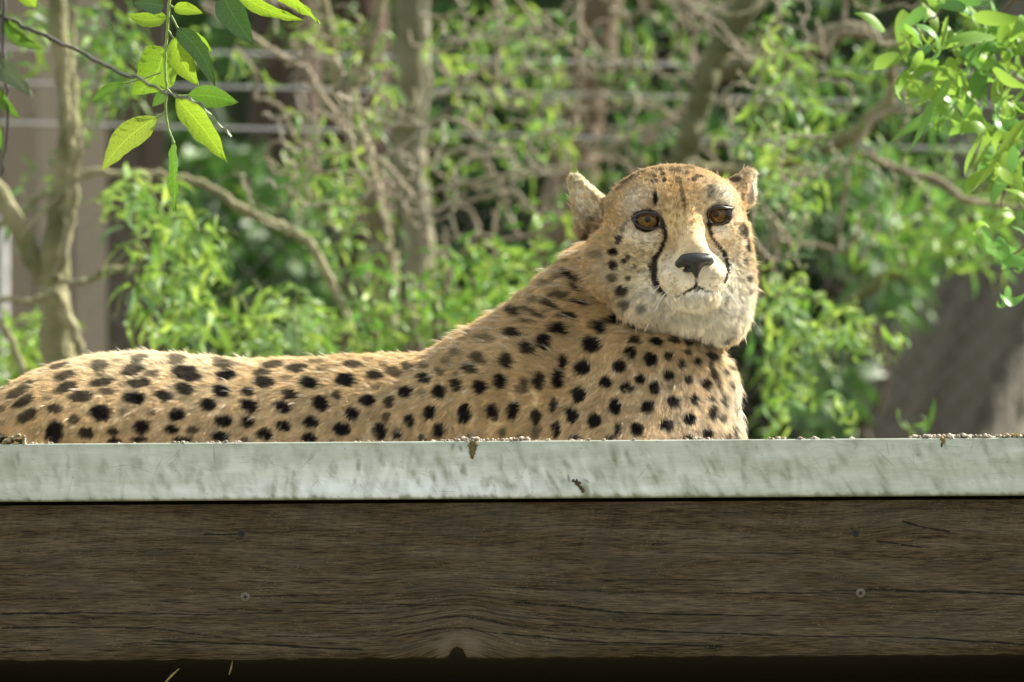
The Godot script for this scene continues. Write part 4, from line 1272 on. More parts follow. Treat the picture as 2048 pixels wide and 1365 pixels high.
# surface nets over the field, visiting only blocks near the surface
func skin(list: Array, lo: Vector3, hi: Vector3, cell: float) -> Array:
	var nb := Vector3i(((hi - lo) / (cell * 4.0)).ceil())
	var n := nb * 4
	var field := PackedFloat32Array()
	field.resize(n.x * n.y * n.z)
	var active: Array[Vector3i] = []
	for bz in nb.z:
		for by in nb.y:
			for bx in nb.x:
				var o := Vector3i(bx, by, bz) * 4
				var mid := lo + (Vector3(o) + Vector3.ONE * 1.5) * cell
				var near: Array = []
				var d := 1.0
				for q: Blob in list:
					var e := dist1(q, mid)
					if q.sub:
						if e < q.k + 8.0 * cell:
							near.append(q)
						var g := maxf(q.k - absf(d + e), 0.0)
						d = maxf(d, -e) + g * g / (4.0 * q.k)
					else:
						if e < q.k + 8.0 * cell:
							near.append(q)
						var g := maxf(q.k - absf(d - e), 0.0)
						d = minf(d, e) - g * g / (4.0 * q.k)
				if absf(d) > 5.0 * cell:
					for z in 4:
						for y in 4:
							var row := ((o.z + z) * n.y + o.y + y) * n.x + o.x
							for x in 4:
								field[row + x] = d
				else:
					active.append(o)
					for z in 4:
						for y in 4:
							var row := ((o.z + z) * n.y + o.y + y) * n.x + o.x
							for x in 4:
								field[row + x] = dist(near, lo + Vector3(o.x + x, o.y + y, o.z + z) * cell)
	var s := Shape.new()
	var at := {}
	var sx := 1
	var sy := n.x
	var sz := n.x * n.y
	var offs := [0, sx, sy, sx + sy, sz, sx + sz, sy + sz, sx + sy + sz]
	var corner := [Vector3(0, 0, 0), Vector3(1, 0, 0), Vector3(0, 1, 0), Vector3(1, 1, 0), Vector3(0, 0, 1), Vector3(1, 0, 1), Vector3(0, 1, 1), Vector3(1, 1, 1)]
	var edges := [[0, 1], [2, 3], [4, 5], [6, 7], [0, 2], [1, 3], [4, 6], [5, 7], [0, 4], [1, 5], [2, 6], [3, 7]]
	var cells: Array[Vector3i] = []
	for o in active:
		for z in 4:
			if o.z + z >= n.z - 1:
				continue
			for y in 4:
				if o.y + y >= n.y - 1:
					continue
				for x in 4:
					if o.x + x >= n.x - 1:
						continue
					var i := (o.z + z) * sz + (o.y + y) * sy + o.x + x
					var inside := 0
					for c in 8:
						if field[i + offs[c]] < 0.0:
							inside += 1
					if inside == 0 or inside == 8:
						continue
					var sum := Vector3.ZERO
					var m := 0
					for e in edges:
						var fa := field[i + offs[e[0]]]
						var fb := field[i + offs[e[1]]]
						if (fa < 0.0) != (fb < 0.0):
							sum += (corner[e[0]] as Vector3).lerp(corner[e[1]], fa / (fa - fb))
							m += 1
					var g := Vector3.ZERO
					for c in 8:
						g += field[i + offs[c]] * (corner[c] * 2.0 - Vector3.ONE)
					at[i] = s.vert(lo + (Vector3(o.x + x, o.y + y, o.z + z) + sum / m) * cell, g.normalized(), Color.WHITE)
					cells.append(Vector3i(o.x + x, o.y + y, o.z + z))
	for q in cells:
		var i := q.z * sz + q.y * sy + q.x
		var f0 := field[i] < 0.0
		if q.y > 0 and q.z > 0 and f0 != (field[i + sx] < 0.0):
			net_quad(s, at, i, i - sy, i - sy - sz, i - sz)
		if q.x > 0 and q.z > 0 and f0 != (field[i + sy] < 0.0):
			net_quad(s, at, i, i - sx, i - sx - sz, i - sz)
		if q.x > 0 and q.y > 0 and f0 != (field[i + sz] < 0.0):
			net_quad(s, at, i, i - sx, i - sx - sy, i - sy)
	return [s]

func net_quad(s: Shape, at: Dictionary, a: int, b: int, c: int, d: int) -> void:
	if at.has(a) and at.has(b) and at.has(c) and at.has(d):
		s.quad(at[a], at[b], at[c], at[d])

func grad(list: Array, p: Vector3) -> Vector3:
	var e := 0.0008
	return Vector3(dist(list, p + Vector3(e, 0, 0)) - dist(list, p - Vector3(e, 0, 0)), dist(list, p + Vector3(0, e, 0)) - dist(list, p - Vector3(0, e, 0)), dist(list, p + Vector3(0, 0, e)) - dist(list, p - Vector3(0, 0, e))).normalized()

# dark marks of the coat: each lies on the skin with two half widths of its own
class Mark:
	var p := Vector3.ZERO
	var u := Vector3.ZERO
	var v := Vector3.ZERO
	var n := Vector3.ZERO
	var dark := 1.0
	var soft := 0.3
	var reach := 0.02

var marks := {}
const MARK_CELL := 0.03

func mark_key(p: Vector3) -> Vector3i:
	return Vector3i((p / MARK_CELL).floor())

func add_mark(m: Mark) -> void:
	var lo := mark_key(m.p - Vector3.ONE * m.reach)
	var hi := mark_key(m.p + Vector3.ONE * m.reach)
	for x in range(lo.x, hi.x + 1):
		for y in range(lo.y, hi.y + 1):
			for z in range(lo.z, hi.z + 1):
				var k := Vector3i(x, y, z)
				if not marks.has(k):
					marks[k] = []
				marks[k].append(m)

func skin_at(list: Array, px: float, py: float) -> Vector3:
	var d := (pt(px, py, 6.0) - eye).normalized()
	var p := eye + d * 5.6
	for i in 70:
		var e := dist(list, p)
		if e < 0.0003:
			return p
		p += d * e * 0.8
		if (p - eye).length() > 6.6:
			break
	return Vector3.INF

func mark_at(list: Array, px: float, py: float, rx: float, ry: float, turn: float, dark: float, soft := 0.3) -> void:
	var p := skin_at(list, px, py)
	if p == Vector3.INF:
		return
	var m := Mark.new()
	m.p = p
	m.n = grad(list, p)
	var a := deg_to_rad(turn)
	var ux := view * Vector3(cos(a), -sin(a), 0)
	var uy := view * Vector3(sin(a), cos(a), 0)
	var f := clampf(m.n.dot(view.z), 0.3, 1.0)
	var tu := ux - m.n * ux.dot(m.n)
	var tv := uy - m.n * uy.dot(m.n)
	# lengths along the skin that show as the wanted half widths from the front
	var lu := ln(rx, 6.0) / maxf(tu.length(), 0.3)
	var lv := ln(ry, 6.0) / maxf(tv.length(), 0.3)
	m.u = tu.normalized() / lu
	m.v = tv.normalized() / lv
	m.reach = maxf(lu, lv) * 1.3
	m.dark = dark
	m.soft = soft
	add_mark(m)

func marked(p: Vector3) -> float:
	var list = marks.get(mark_key(p))
	if list == null:
		return 0.0
	var most := 0.0
	for m: Mark in list:
		var d := p - m.p
		var a := d.dot(m.u)
		var b := d.dot(m.v)
		var s := sqrt(a * a + b * b) * (1.0 + 0.15 * noise.get_noise_3d(p.x * 95.0, p.y * 95.0, p.z * 95.0))
		if s < 1.3 and absf(d.dot(m.n)) < 0.035:
			var w := m.dark * (1.0 - smoothstep(1.0 - m.soft, 1.0 + m.soft * 0.7, s))
			most = maxf(most, w)
	return most

const TAN := Color(0.81, 0.605, 0.325)
const CREAM := Color(0.94, 0.85, 0.635)
const WARM := Color(0.98, 0.955, 0.85)
const PALE := Color(0.97, 0.95, 0.88)
const GOLD := Color(0.79, 0.575, 0.285)
const BROWN := Color(0.50, 0.355, 0.19)
const INK := Color(0.020, 0.017, 0.016)
var head_tints: Array = []
var body_tints: Array = []

func tint(p: Vector3, list: Array) -> Color:
	var c := TAN
	for q in list:
		var d := p - (q[0] as Vector3)
		var s: float = d.length_squared() / (q[1] * q[1])
		if s < 4.0:
			c = c.lerp(q[2], q[3] * exp(-s * 1.2))
	return c

func coat(p: Vector3, list: Array) -> Color:
	var c := tint(p, list)
	var n1 := noise.get_noise_3d(p.x * 30.0, p.y * 30.0, p.z * 30.0)
	var n2 := noise.get_noise_3d(p.x * 110.0, p.y * 110.0, p.z * 110.0)
	c = c * (1.0 + 0.12 * n1 + 0.10 * n2)
	return c.lerp(INK, marked(p))

func build_cheetah() -> void:
	var foot := Vector3(0.05, roof_top - 0.10, pt(1000, 800, 6.2).z)
	var cat := base("cheetah", foot)
	tag(cat, "spotted cheetah lying on the shelter roof with its head raised", "cheetah")
	# body, plan in pixels of the frame and metres of distance
	var body: Array = [
		ell(250, 905, 6.20, 320, 203, 0.115, 0.03),
		ell(120, 930, 6.14, 190, 172, 0.085, 0.03),
		ell(560, 935, 6.17, 620, 222, 0.120, 0.04),
		ell(800, 925, 6.14, 300, 208, 0.120, 0.04),
		ell(1010, 885, 6.10, 215, 200, 0.120, 0.05),
		cap(1298, 571, 6.09, 148, 1060, 810, 6.11, 178, 0.05),
		cap(1318, 800, 6.012, 158, 1292, 955, 5.985, 212, 0.05),
		cap(1040, 800, 6.02, 90, 1090, 1000, 6.00, 110, 0.04),
		cap(1330, 1020, 5.96, 90, 1300, 1090, 5.80, 70, 0.03),
		cap(1140, 1040, 5.96, 90, 1130, 1100, 5.80, 70, 0.03),
	]
	# head, plan in its own units (3.25 to a pixel), third number = towards the viewer
	var head: Array = [
		hell(865, 495, 0, 470, 362, 470),
		hell(1225, 760, -20, 150, 260, 230, 100),
		hell(530, 780, 50, 235, 250, 290, 120),
		hell(940, 900, 120, 330, 210, 330, 120),
		hell(735, 385, 310, 150, 105, 150, 90),
		hell(1115, 350, 275, 125, 98, 140, 90),
		hcap(925, 410, 340, 92, 1000, 690, 585, 92, 110),
		hell(640, 650, 250, 190, 120, 165, 100),
		hell(1200, 600, 225, 125, 120, 150, 100),
		hell(1000, 830, 400, 190, 150, 255, 90),
		hell(930, 878, 492, 152, 104, 176, 34),
		hell(1098, 853, 480, 120, 104, 172, 34),
		hell(1010, 985, 440, 160, 88, 172, 30),
		# ruff under the chin
		hell(1040, 1095, 95, 290, 180, 285, 80),
		hell(1190, 950, 30, 190, 240, 270, 80),
		hell(1180, 1130, 90, 150, 170, 250, 80),
		hell(775, 1050, 115, 262, 168, 250, 120),
		# ears
		hcap(362, 470, -120, 150, 238, 244, -160, 54, 60),
		hcap(1305, 325, -150, 96, 1360, 196, -175, 30, 60),
		hcap(1245, 300, -110, 78, 1345, 200, -165, 26, 60),
	]
	var carve: Array = [
		hcap(372, 480, 25, 118, 250, 282, -92, 36, 24, true),
		hcap(1378, 345, -90, 58, 1388, 222, -138, 18, 20, true),
		hell(700, 490, 500, 112, 66, 76, 30, true),
		hell(1166, 458, 425, 92, 64, 72, 30, true),
		# mouth line and nose cleft
		hcap(1018, 870, 696, 5, 1018, 908, 696, 6, 16, true),
		hcap(1018, 912, 694, 7, 945, 952, 670, 7, 20, true),
		hcap(945, 952, 672, 8, 840, 1000, 575, 9, 16, true),
		hcap(1018, 912, 694, 7, 1085, 945, 655, 7, 20, true),
		hcap(1085, 945, 658, 8, 1150, 955, 575, 9, 16, true),
	]
	head.append_array(carve)
	var whole: Array = body.duplicate()
	whole.append_array(head)
	var t0 := Time.get_ticks_msec()
	var bs: Shape = skin(body, pt(-70, 1130, 6.35) - Vector3(0, 0, 0.02), pt(1540, 400, 5.72), 0.006)[0]
	var hs: Shape = skin(head, Vector3(hp(190, 1330, 0).x, hp(190, 1330, 0).y, hp(0, 0, -520).z), Vector3(hp(1500, 70, 0).x, hp(1500, 70, 0).y, hp(0, 0, 760).z), 0.0024)[0]
	print("skin ", Time.get_ticks_msec() - t0, " ms ", bs.v.size(), " ", hs.v.size())
	# tints
	for q in [
		[860, 130, 300, 210, BROWN, .8], [870, 330, 420, 230, GOLD, .8], [560, 260, 250, 110, GOLD, .5], [1130, 230, 250, 100, GOLD, .5], [580, 370, 250, 90, CREAM, .45], [640, 400, 350, 90, PALE, .6], [1190, 330, 260, 110, CREAM, .9], [1200, 380, 260, 80, PALE, .6],
		[745, 400, 430, 60, TAN, .5], [1060, 400, 430, 60, GOLD, .5], [620, 585, 400, 60, PALE, .7], [730, 610, 460, 50, PALE, .7], [1190, 560, 330, 50, PALE, .8], [1270, 640, 250, 70, CREAM, .5], [1230, 640, 250, 50, TAN, .4],
		[600, 720, 320, 130, CREAM, .6], [620, 690, 320, 40, TAN, .3], [430, 590, 120, 80, GOLD, .95], [450, 480, 150, 80, GOLD, .7], [400, 420, 100, 90, BROWN, .25], [350, 700, 50, 100, TAN, .7], [1230, 720, 230, 90, CREAM, .45],
		[925, 480, 470, 70, GOLD, .55], [925, 560, 470, 70, TAN, .8], [1000, 600, 500, 60, TAN, .6], [970, 640, 560, 60, TAN, .5], [1060, 650, 560, 45, CREAM, .4], [880, 650, 520, 55, GOLD, .8], [850, 660, 500, 40, BROWN, .35], [1090, 690, 560, 30, PALE, .5],
		[850, 780, 560, 100, CREAM, .5], [1150, 780, 560, 90, CREAM, .5], [940, 900, 660, 90, CREAM, .6], [1090, 900, 650, 90, CREAM, .7], [870, 840, 600, 60, TAN, .45], [1130, 800, 600, 50, TAN, .35], [880, 850, 600, 40, TAN, .4], [860, 910, 600, 30, TAN, .25], [1110, 850, 600, 30, TAN, .3], [1000, 1010, 620, 105, PALE, 1.0],
		[720, 960, 380, 150, CREAM, .8], [540, 880, 260, 140, CREAM, .6], [430, 840, 160, 90, CREAM, .5], [1000, 1120, 420, 200, WARM, .95], [1180, 1060, 300, 200, WARM, .95], [1300, 900, 120, 170, WARM, .75], [1340, 650, 60, 130, CREAM, .6], [800, 1120, 350, 170, WARM, .8], [700, 1120, 350, 80, TAN, .2], [1150, 1230, 250, 150, WARM, .9], [1330, 1080, 100, 160, WARM, .9],
		[240, 300, -60, 110, CREAM, .9], [300, 420, -60, 90, CREAM, .6], [330, 520, -30, 70, BROWN, .5], [360, 560, 0, 60, GOLD, .6], [220, 200, -110, 50, CREAM, .6], [1385, 230, -110, 80, PALE, .9], [1390, 330, -80, 60, PALE, .9], [1330, 230, -120, 35, TAN, .5]]:
		var tp := skin_at(whole, hx(q[0]), hy(q[1]))
		head_tints.append([tp if tp != Vector3.INF else hp(q[0], q[1], q[2]), q[3] * HU * 1.5, q[4], q[5]])
	for q in [[1430, 880, 5.92, 160, PALE, .55], [1470, 800, 6.0, 110, PALE, .95], [1440, 720, 5.95, 90, CREAM, .7], [1300, 690, 5.9, 60, BROWN, .35], [1360, 690, 5.9, 70, GOLD, .7], [1280, 670, 5.9, 60, GOLD, .6], [300, 700, 6.2, 260, CREAM, .8], [100, 880, 6.05, 130, GOLD, .45], [1100, 560, 6.05, 120, GOLD, .25], [900, 700, 6.1, 130, BROWN, .2], [1050, 620, 6.1, 120, BROWN, .2], [700, 715, 6.17, 200, BROWN, .15], [600, 900, 6.05, 300, CREAM, .15], [1220, 800, 5.9, 200, GOLD, .2]]:
		var tp := skin_at(whole, q[0], q[1])
		body_tints.append([tp if tp != Vector3.INF else pt(q[0], q[1], q[2]), ln(q[3], 6.0), q[4], q[5]])
	var spots_r1 := [37, 783, 26.7, 9.2, -25, 0.8, 55, 767, 14.4, 6.2, -25, 0.7, 47, 802, 22.6, 8.2, -25, 0.9, 55, 830, 21.5, 12.3, -30, 0.9, 109, 863, 19.5, 23.6, 10, 1, 5, 877, 9.2, 9.2, 0, 1, 121, 732, 20.5, 8.2, -15, 0.8, 131, 752, 22.6, 9.8, -15, 0.85, 133, 775, 23.6, 9.8, -15, 0.9, 162, 793, 23.6, 11.3, -5, 0.9, 109, 816, 15.4, 9.8, 0, 0.9, 94, 797, 11.3, 4.1, 0, 0.5, 150, 837, 11.3, 9.8, 0, 0.85, 174, 865, 17.4, 11.3, 5, 0.95, 202, 825, 21.5, 16.8, 0, 1, 202, 734, 17.4, 14.4, 10, 0.75, 205, 765, 24.6, 9.2, -8, 0.9, 217, 784, 16.4, 6.6, 5, 0.75, 226, 862, 11.9, 7.8, 0, 0.95, 227, 881, 15.4, 7.2, 0, 1, 271, 796, 21.5, 12.7, 5, 1, 246, 823, 9.2, 7.2, 0, 0.5, 285, 854, 17.4, 14.4, 0, 1, 279, 878, 15.4, 6.2, 0, 1, 269, 740, 22.6, 12.3, -12, 0.85, 281, 717, 17.4, 9.2, -20, 0.7, 281, 767, 24.6, 8.6, -5, 0.9, 306, 748, 14.4, 7.2, 5, 0.6, 330, 793, 17.4, 10.3, 8, 0.95, 306, 824, 9.2, 7.2, 0, 0.55, 357, 717, 18.5, 12.3, 5, 0.75, 375, 746, 30.8, 14.4, 15, 0.95, 373, 778, 21.5, 11.3, 10, 0.95, 357, 829, 17.4, 12.3, 0, 1, 345, 858, 14.4, 9.2, 0, 1, 386, 859, 13.3, 8.2, 0, 0.95, 365, 879, 19.5, 7.2, 0, 1, 400, 711, 14.4, 6.2, 10, 0.6, 226, 704, 14.4, 5.7, 0, 0.5, 326, 697, 16.4, 5.7, 0, 0.5, 170, 707, 16.4, 6.2, -10, 0.5, 256, 709, 10.3, 4.1, 0, 0.4, 4, 816, 8.2, 7.2, 0, 0.6, 6, 845, 9.2, 6.2, 0, 0.4]
	var spots_r2 := [454, 751, 21.5, 9.2, 0, 1, 450, 729, 22.6, 9.2, 10, 0.8, 441, 718, 14.4, 5.1, 0, 0.6, 474, 699, 11.3, 5.1, 0, 0.7, 498, 715, 13.3, 5.7, 0, 0.65, 471, 729, 10.3, 5.1, 0, 0.6, 444, 782, 19.5, 11.3, 10, 1, 417, 808, 17.4, 12.3, 5, 1, 498, 784, 14.4, 9.2, 15, 0.95, 499, 811, 19.5, 13.3, 15, 1, 447, 841, 18.5, 11.3, 5, 1, 497, 843, 12.7, 11.9, 0, 1, 442, 872, 19.5, 9.2, 10, 1, 490, 880, 9.2, 6.2, 0, 0.8, 531, 764, 21.5, 11.3, 5, 0.95, 526, 746, 17.4, 7.2, 0, 0.85, 549, 729, 21.5, 8.2, -8, 0.85, 597, 736, 22.6, 8.6, -5, 0.9, 598, 714, 11.3, 5.1, 0, 0.5, 634, 723, 15.4, 6.2, 0, 0.6, 651, 736, 14.4, 7.2, 5, 0.5, 621, 765, 20.5, 11.3, 5, 1, 582, 789, 16.4, 10.7, 12, 0.95, 566, 814, 16.4, 13.3, 15, 1, 644, 806, 19.5, 14.4, 10, 1, 676, 790, 10.3, 9.2, 0, 0.85, 568, 851, 15.4, 11.3, 15, 1, 532, 869, 16.4, 12.3, 10, 1, 624, 843, 16.4, 11.9, 10, 1, 620, 877, 15.4, 12.3, 20, 1, 663, 881, 6.2, 4.1, 0, 0.6, 693, 760, 20.5, 13.3, 10, 1, 710, 729, 19.5, 7.2, 5, 0.85, 751, 751, 16.4, 9.2, 5, 0.95, 753, 776, 8.2, 4.5, 0, 0.5, 737, 801, 16.4, 12.3, 5, 1, 705, 827, 14.4, 12.7, 15, 1, 685, 857, 16.4, 13.3, 5, 1, 720, 880, 10.3, 5.1, 0, 0.6, 780, 804, 10.7, 11.9, 20, 0.9, 773, 833, 8.2, 9.8, 10, 0.8, 759, 860, 13.9, 16.4, 5, 1, 796, 870, 9.2, 12.7, 0, 1, 811, 784, 14.4, 13.3, 0, 1, 819, 839, 11.3, 12.3, 0, 1, 790, 744, 15.4, 10.3, 20, 0.75, 769, 729, 12.3, 6.2, 10, 0.6, 816, 731, 10.3, 5.1, 10, 0.7, 576, 756, 10.3, 5.1, 0, 0.35, 697, 714, 12.3, 3.7, 0, 0.4, 738, 719, 12.3, 4.1, 0, 0.4]
	var spots_r3 := [817, 733, 12.5, 7, 5, 0.75, 849, 731, 10, 6.2, 0, 0.6, 850, 756, 13.7, 10, 10, 0.95, 883, 744, 10.5, 7, 15, 0.75, 881, 785, 13.7, 14.9, 0, 1, 846, 785, 8.7, 8.7, 0, 0.5, 860, 824, 13.7, 14.9, 5, 1, 880, 859, 12, 14.9, 0, 1, 845, 876, 10, 7.5, 0, 0.8, 800, 873, 5.5, 11.2, 0, 0.9, 915, 769, 13, 13, 10, 0.95, 916, 748, 7.5, 5.5, 0, 0.5, 930, 827, 13.7, 18.7, 5, 1, 962, 774, 15.4, 13.7, 15, 1, 946, 737, 17.4, 10.5, 15, 0.9, 966, 719, 17.4, 10, 20, 0.8, 921, 707, 12.5, 8.7, 10, 0.6, 902, 722, 13.7, 11.2, 10, 0.55, 977, 680, 19.9, 8.7, 0, 0.55, 1020, 723, 13.7, 13.7, 15, 0.95, 1004, 762, 13, 14.4, 10, 1, 987, 824, 12.5, 17.9, 0, 1, 941, 874, 11.2, 7.5, 0, 0.9, 1035, 670, 18.7, 10, 20, 0.95, 1063, 703, 17.4, 12, 25, 0.95, 1047, 773, 12, 14.9, 20, 0.75, 1027, 819, 12, 18.7, 0, 1, 1007, 865, 7.5, 10, 0, 0.7, 1042, 873, 12.5, 5, 0, 0.8, 1073, 833, 12, 16.2, 0, 0.95, 1080, 763, 11.2, 16.2, 10, 0.95, 1094, 691, 14.9, 16.2, 15, 1, 1124, 660, 18.7, 13, 10, 1, 1129, 724, 11.2, 13.7, 10, 1, 1118, 759, 11.2, 18.7, 5, 1, 1109, 810, 8, 14.9, 5, 0.95, 1114, 859, 10.5, 15.4, 5, 1, 1075, 864, 8.7, 12.5, 0, 0.6, 1146, 830, 12.5, 14.9, 0, 1, 1149, 875, 12.5, 6.2, 0, 0.9, 1035, 622, 16.2, 10.5, 30, 0.9, 1065, 622, 16.2, 6.2, 15, 0.7, 1089, 635, 14.9, 5.5, 10, 0.8, 1065, 648, 13.7, 6.2, 0, 0.75, 1099, 626, 8.7, 3.7, 0, 0.6, 1110, 612, 18.7, 7.5, 15, 0.85, 1126, 592, 19.9, 8.7, 0, 0.75, 1144, 633, 19.9, 7, 5, 0.95, 1104, 567, 14.9, 7.5, 10, 0.6, 1079, 602, 12.5, 7.5, 10, 0.5]
	var spots_r8 := [1150, 552, 21.5, 6, 38, 0.95, 1160, 577, 11.8, 6, 60, 0.95, 1122, 555, 12.9, 5.4, 0, 0.5, 1107, 570, 12.9, 4.7, 10, 0.6, 1109, 519, 11.8, 3.9, 10, 0.6, 1137, 523, 12.9, 3.9, 0, 0.6, 1150, 490, 10.7, 3.4, 15, 0.5]
	var spots_r4 := [1169, 606, 19.9, 6.2, 10, 0.95, 1207, 656, 16.2, 11.2, 15, 1, 1242, 646, 18.7, 7.5, 20, 1, 1187, 688, 18.7, 15.4, 10, 1, 1167, 734, 14.4, 16.2, 5, 1, 1212, 763, 12.5, 11.2, 5, 1, 1238, 732, 14.4, 12.5, 0, 1, 1262, 704, 12.9, 12.5, 10, 1, 1273, 681, 11.2, 8, 10, 0.95, 1316, 683, 14.4, 9.5, 15, 1, 1302, 718, 13.7, 14.4, 0, 1, 1281, 757, 11.2, 10, -5, 1, 1253, 775, 12.5, 10.5, 10, 1, 1309, 774, 10.5, 12.5, 0, 1, 1160, 790, 13.7, 16.2, 0, 1, 1231, 813, 12, 16.2, 0, 1, 1296, 813, 13.7, 12.5, -15, 1, 1347, 802, 12.9, 11.2, -20, 1, 1337, 750, 10, 9.5, 0, 1, 1338, 712, 8, 10, 0, 0.95, 1363, 727, 9, 10.5, 5, 0.95, 1352, 681, 11.2, 8, 10, 0.9, 1378, 685, 9.5, 7.5, 10, 0.9, 1394, 680, 6.2, 7, 0, 0.8, 1378, 704, 8.7, 6.2, 0, 0.85, 1395, 722, 8.7, 7.5, 10, 0.95, 1378, 758, 9.5, 9.5, 0, 0.95, 1389, 798, 10, 10.5, 5, 1, 1340, 774, 5, 7.5, 0, 0.4, 1359, 774, 5.5, 5.5, 0, 0.3, 1379, 839, 12, 12, 0, 1, 1333, 850, 14.4, 12, 5, 1, 1274, 856, 12.9, 13.7, -10, 1, 1190, 841, 12.9, 13.7, 15, 1, 1236, 858, 7, 12.5, 0, 0.95, 1222, 875, 10, 5.5, 0, 0.9, 1375, 875, 10, 6.2, 0, 1, 1151, 875, 10, 6.2, 0, 0.9, 1424, 711, 11.2, 7.5, 20, 0.9, 1424, 687, 5, 5, 0, 0.7, 1445, 701, 5, 10, -30, 0.8, 1425, 746, 7, 9.5, -10, 0.85, 1450, 741, 7.5, 5.5, 20, 0.7, 1457, 732, 6.2, 3.7, 30, 0.6, 1413, 768, 10.5, 10.5, 0, 0.95, 1436, 767, 5, 6.2, 0, 0.7, 1459, 769, 4.5, 9.5, -10, 0.7, 1419, 797, 7, 6.2, 0, 0.7, 1446, 800, 5.5, 10.5, -5, 0.8, 1424, 826, 8.7, 13.7, -5, 0.9, 1445, 833, 7, 8, 0, 0.7, 1469, 814, 3.5, 10, 0, 0.7, 1467, 859, 5, 11.2, 0, 0.8, 1414, 868, 10.5, 10, 0, 0.95, 1452, 869, 7, 7, 0, 0.85, 1466, 877, 5, 3, 0, 0.8]
	var spots_head := [1246, 581, 12.3, 11.1, 15, 0.9, 1249, 607, 11.1, 9.8, 0, 0.75, 1283, 615, 9.8, 8, 0, 0.65, 1238, 481, 6.8, 10.8, 25, 0.9, 1228, 505, 9.2, 7.7, 0, 1, 1228, 532, 7.7, 8.6, 0, 0.95, 1250, 523, 4.6, 4.6, 0, 0.9, 1258, 515, 4.9, 3.7, 0, 0.8, 1271, 533, 4.3, 4.3, 0, 0.7, 1283, 544, 4.6, 4.6, 0, 0.4, 1257, 557, 6.2, 5.5, 0, 0.7, 1226, 555, 10.8, 7.7, 10, 0.7, 1195, 507, 12.3, 9.2, 0, 0.4, 1198, 462, 6.2, 7.7, 0, 0.5, 1178, 465, 6.8, 12.3, 0, 0.6, 1488, 462, 4.9, 13.8, -10, 0.9, 1492, 490, 4.3, 10.8, 0, 0.95, 1488, 522, 3.7, 6.8, 0, 0.8, 1494, 555, 6.2, 4.9, 0, 0.8, 1497, 581, 5.5, 5.5, 0, 0.5, 1311, 398, 5.2, 12.9, 0, 1, 1420, 385, 5.5, 12.3, 10, 0.5, 1364, 388, 3.1, 16.9, -6, 0.55, 1369, 410, 2.8, 16.9, 0, 0.6, 1309, 364, 7.7, 3.7, 0, 0.75, 1326, 350, 4, 4, 0, 0.8, 1329, 362, 4.3, 4.3, 0, 0.8, 1322, 342, 3.4, 3.4, 0, 0.7, 1342, 375, 2.8, 2.8, 0, 0.6, 1357, 364, 7.4, 8, 0, 0.6, 1375, 362, 2.8, 2.8, 0, 0.7, 1374, 348, 3.4, 3.4, 0, 0.7, 1388, 361, 4.9, 3.7, 0, 0.8, 1398, 354, 11.1, 3.4, 0, 0.75, 1351, 339, 15.4, 6.8, 0, 0.5, 1265, 355, 9.2, 6.2, -20, 0.6, 1249, 364, 9.2, 5.5, -20, 0.6, 1283, 344, 9.2, 4.6, -15, 0.6, 1305, 353, 7.7, 3.1, 0, 0.5, 1240, 378, 9.2, 4.3, -20, 0.5, 1334, 330, 18.5, 5.5, 0, 0.5, 1375, 336, 12.3, 4.3, 0, 0.45, 1197, 367, 12.3, 4.9, 28, 0.65, 1469, 360, 14.8, 6.2, 0, 0.85, 1246, 459, 6.8, 6.8, 0, 0.55, 1185, 438, 5.5, 12.3, 0, 0.35]
	for list in [spots_r1, spots_r2, spots_r3, spots_r8, spots_r4]:
		for i in range(0, list.size(), 6):
			mark_at(whole, list[i], list[i + 1], list[i + 2] * 1.08, list[i + 3] * 1.08, list[i + 4], list[i + 5], 0.22)
	for i in range(0, spots_head.size(), 6):
		var big := 1.3 if spots_head[i + 2] < 5.0 else 1.1
		mark_at(whole, spots_head[i], spots_head[i + 1], spots_head[i + 2] * big, spots_head[i + 3] * big, spots_head[i + 4], spots_head[i + 5], 0.4)
	# tear lines, lids, lips: chains of small marks, in head units x, y, half width
	var lines_at := -1
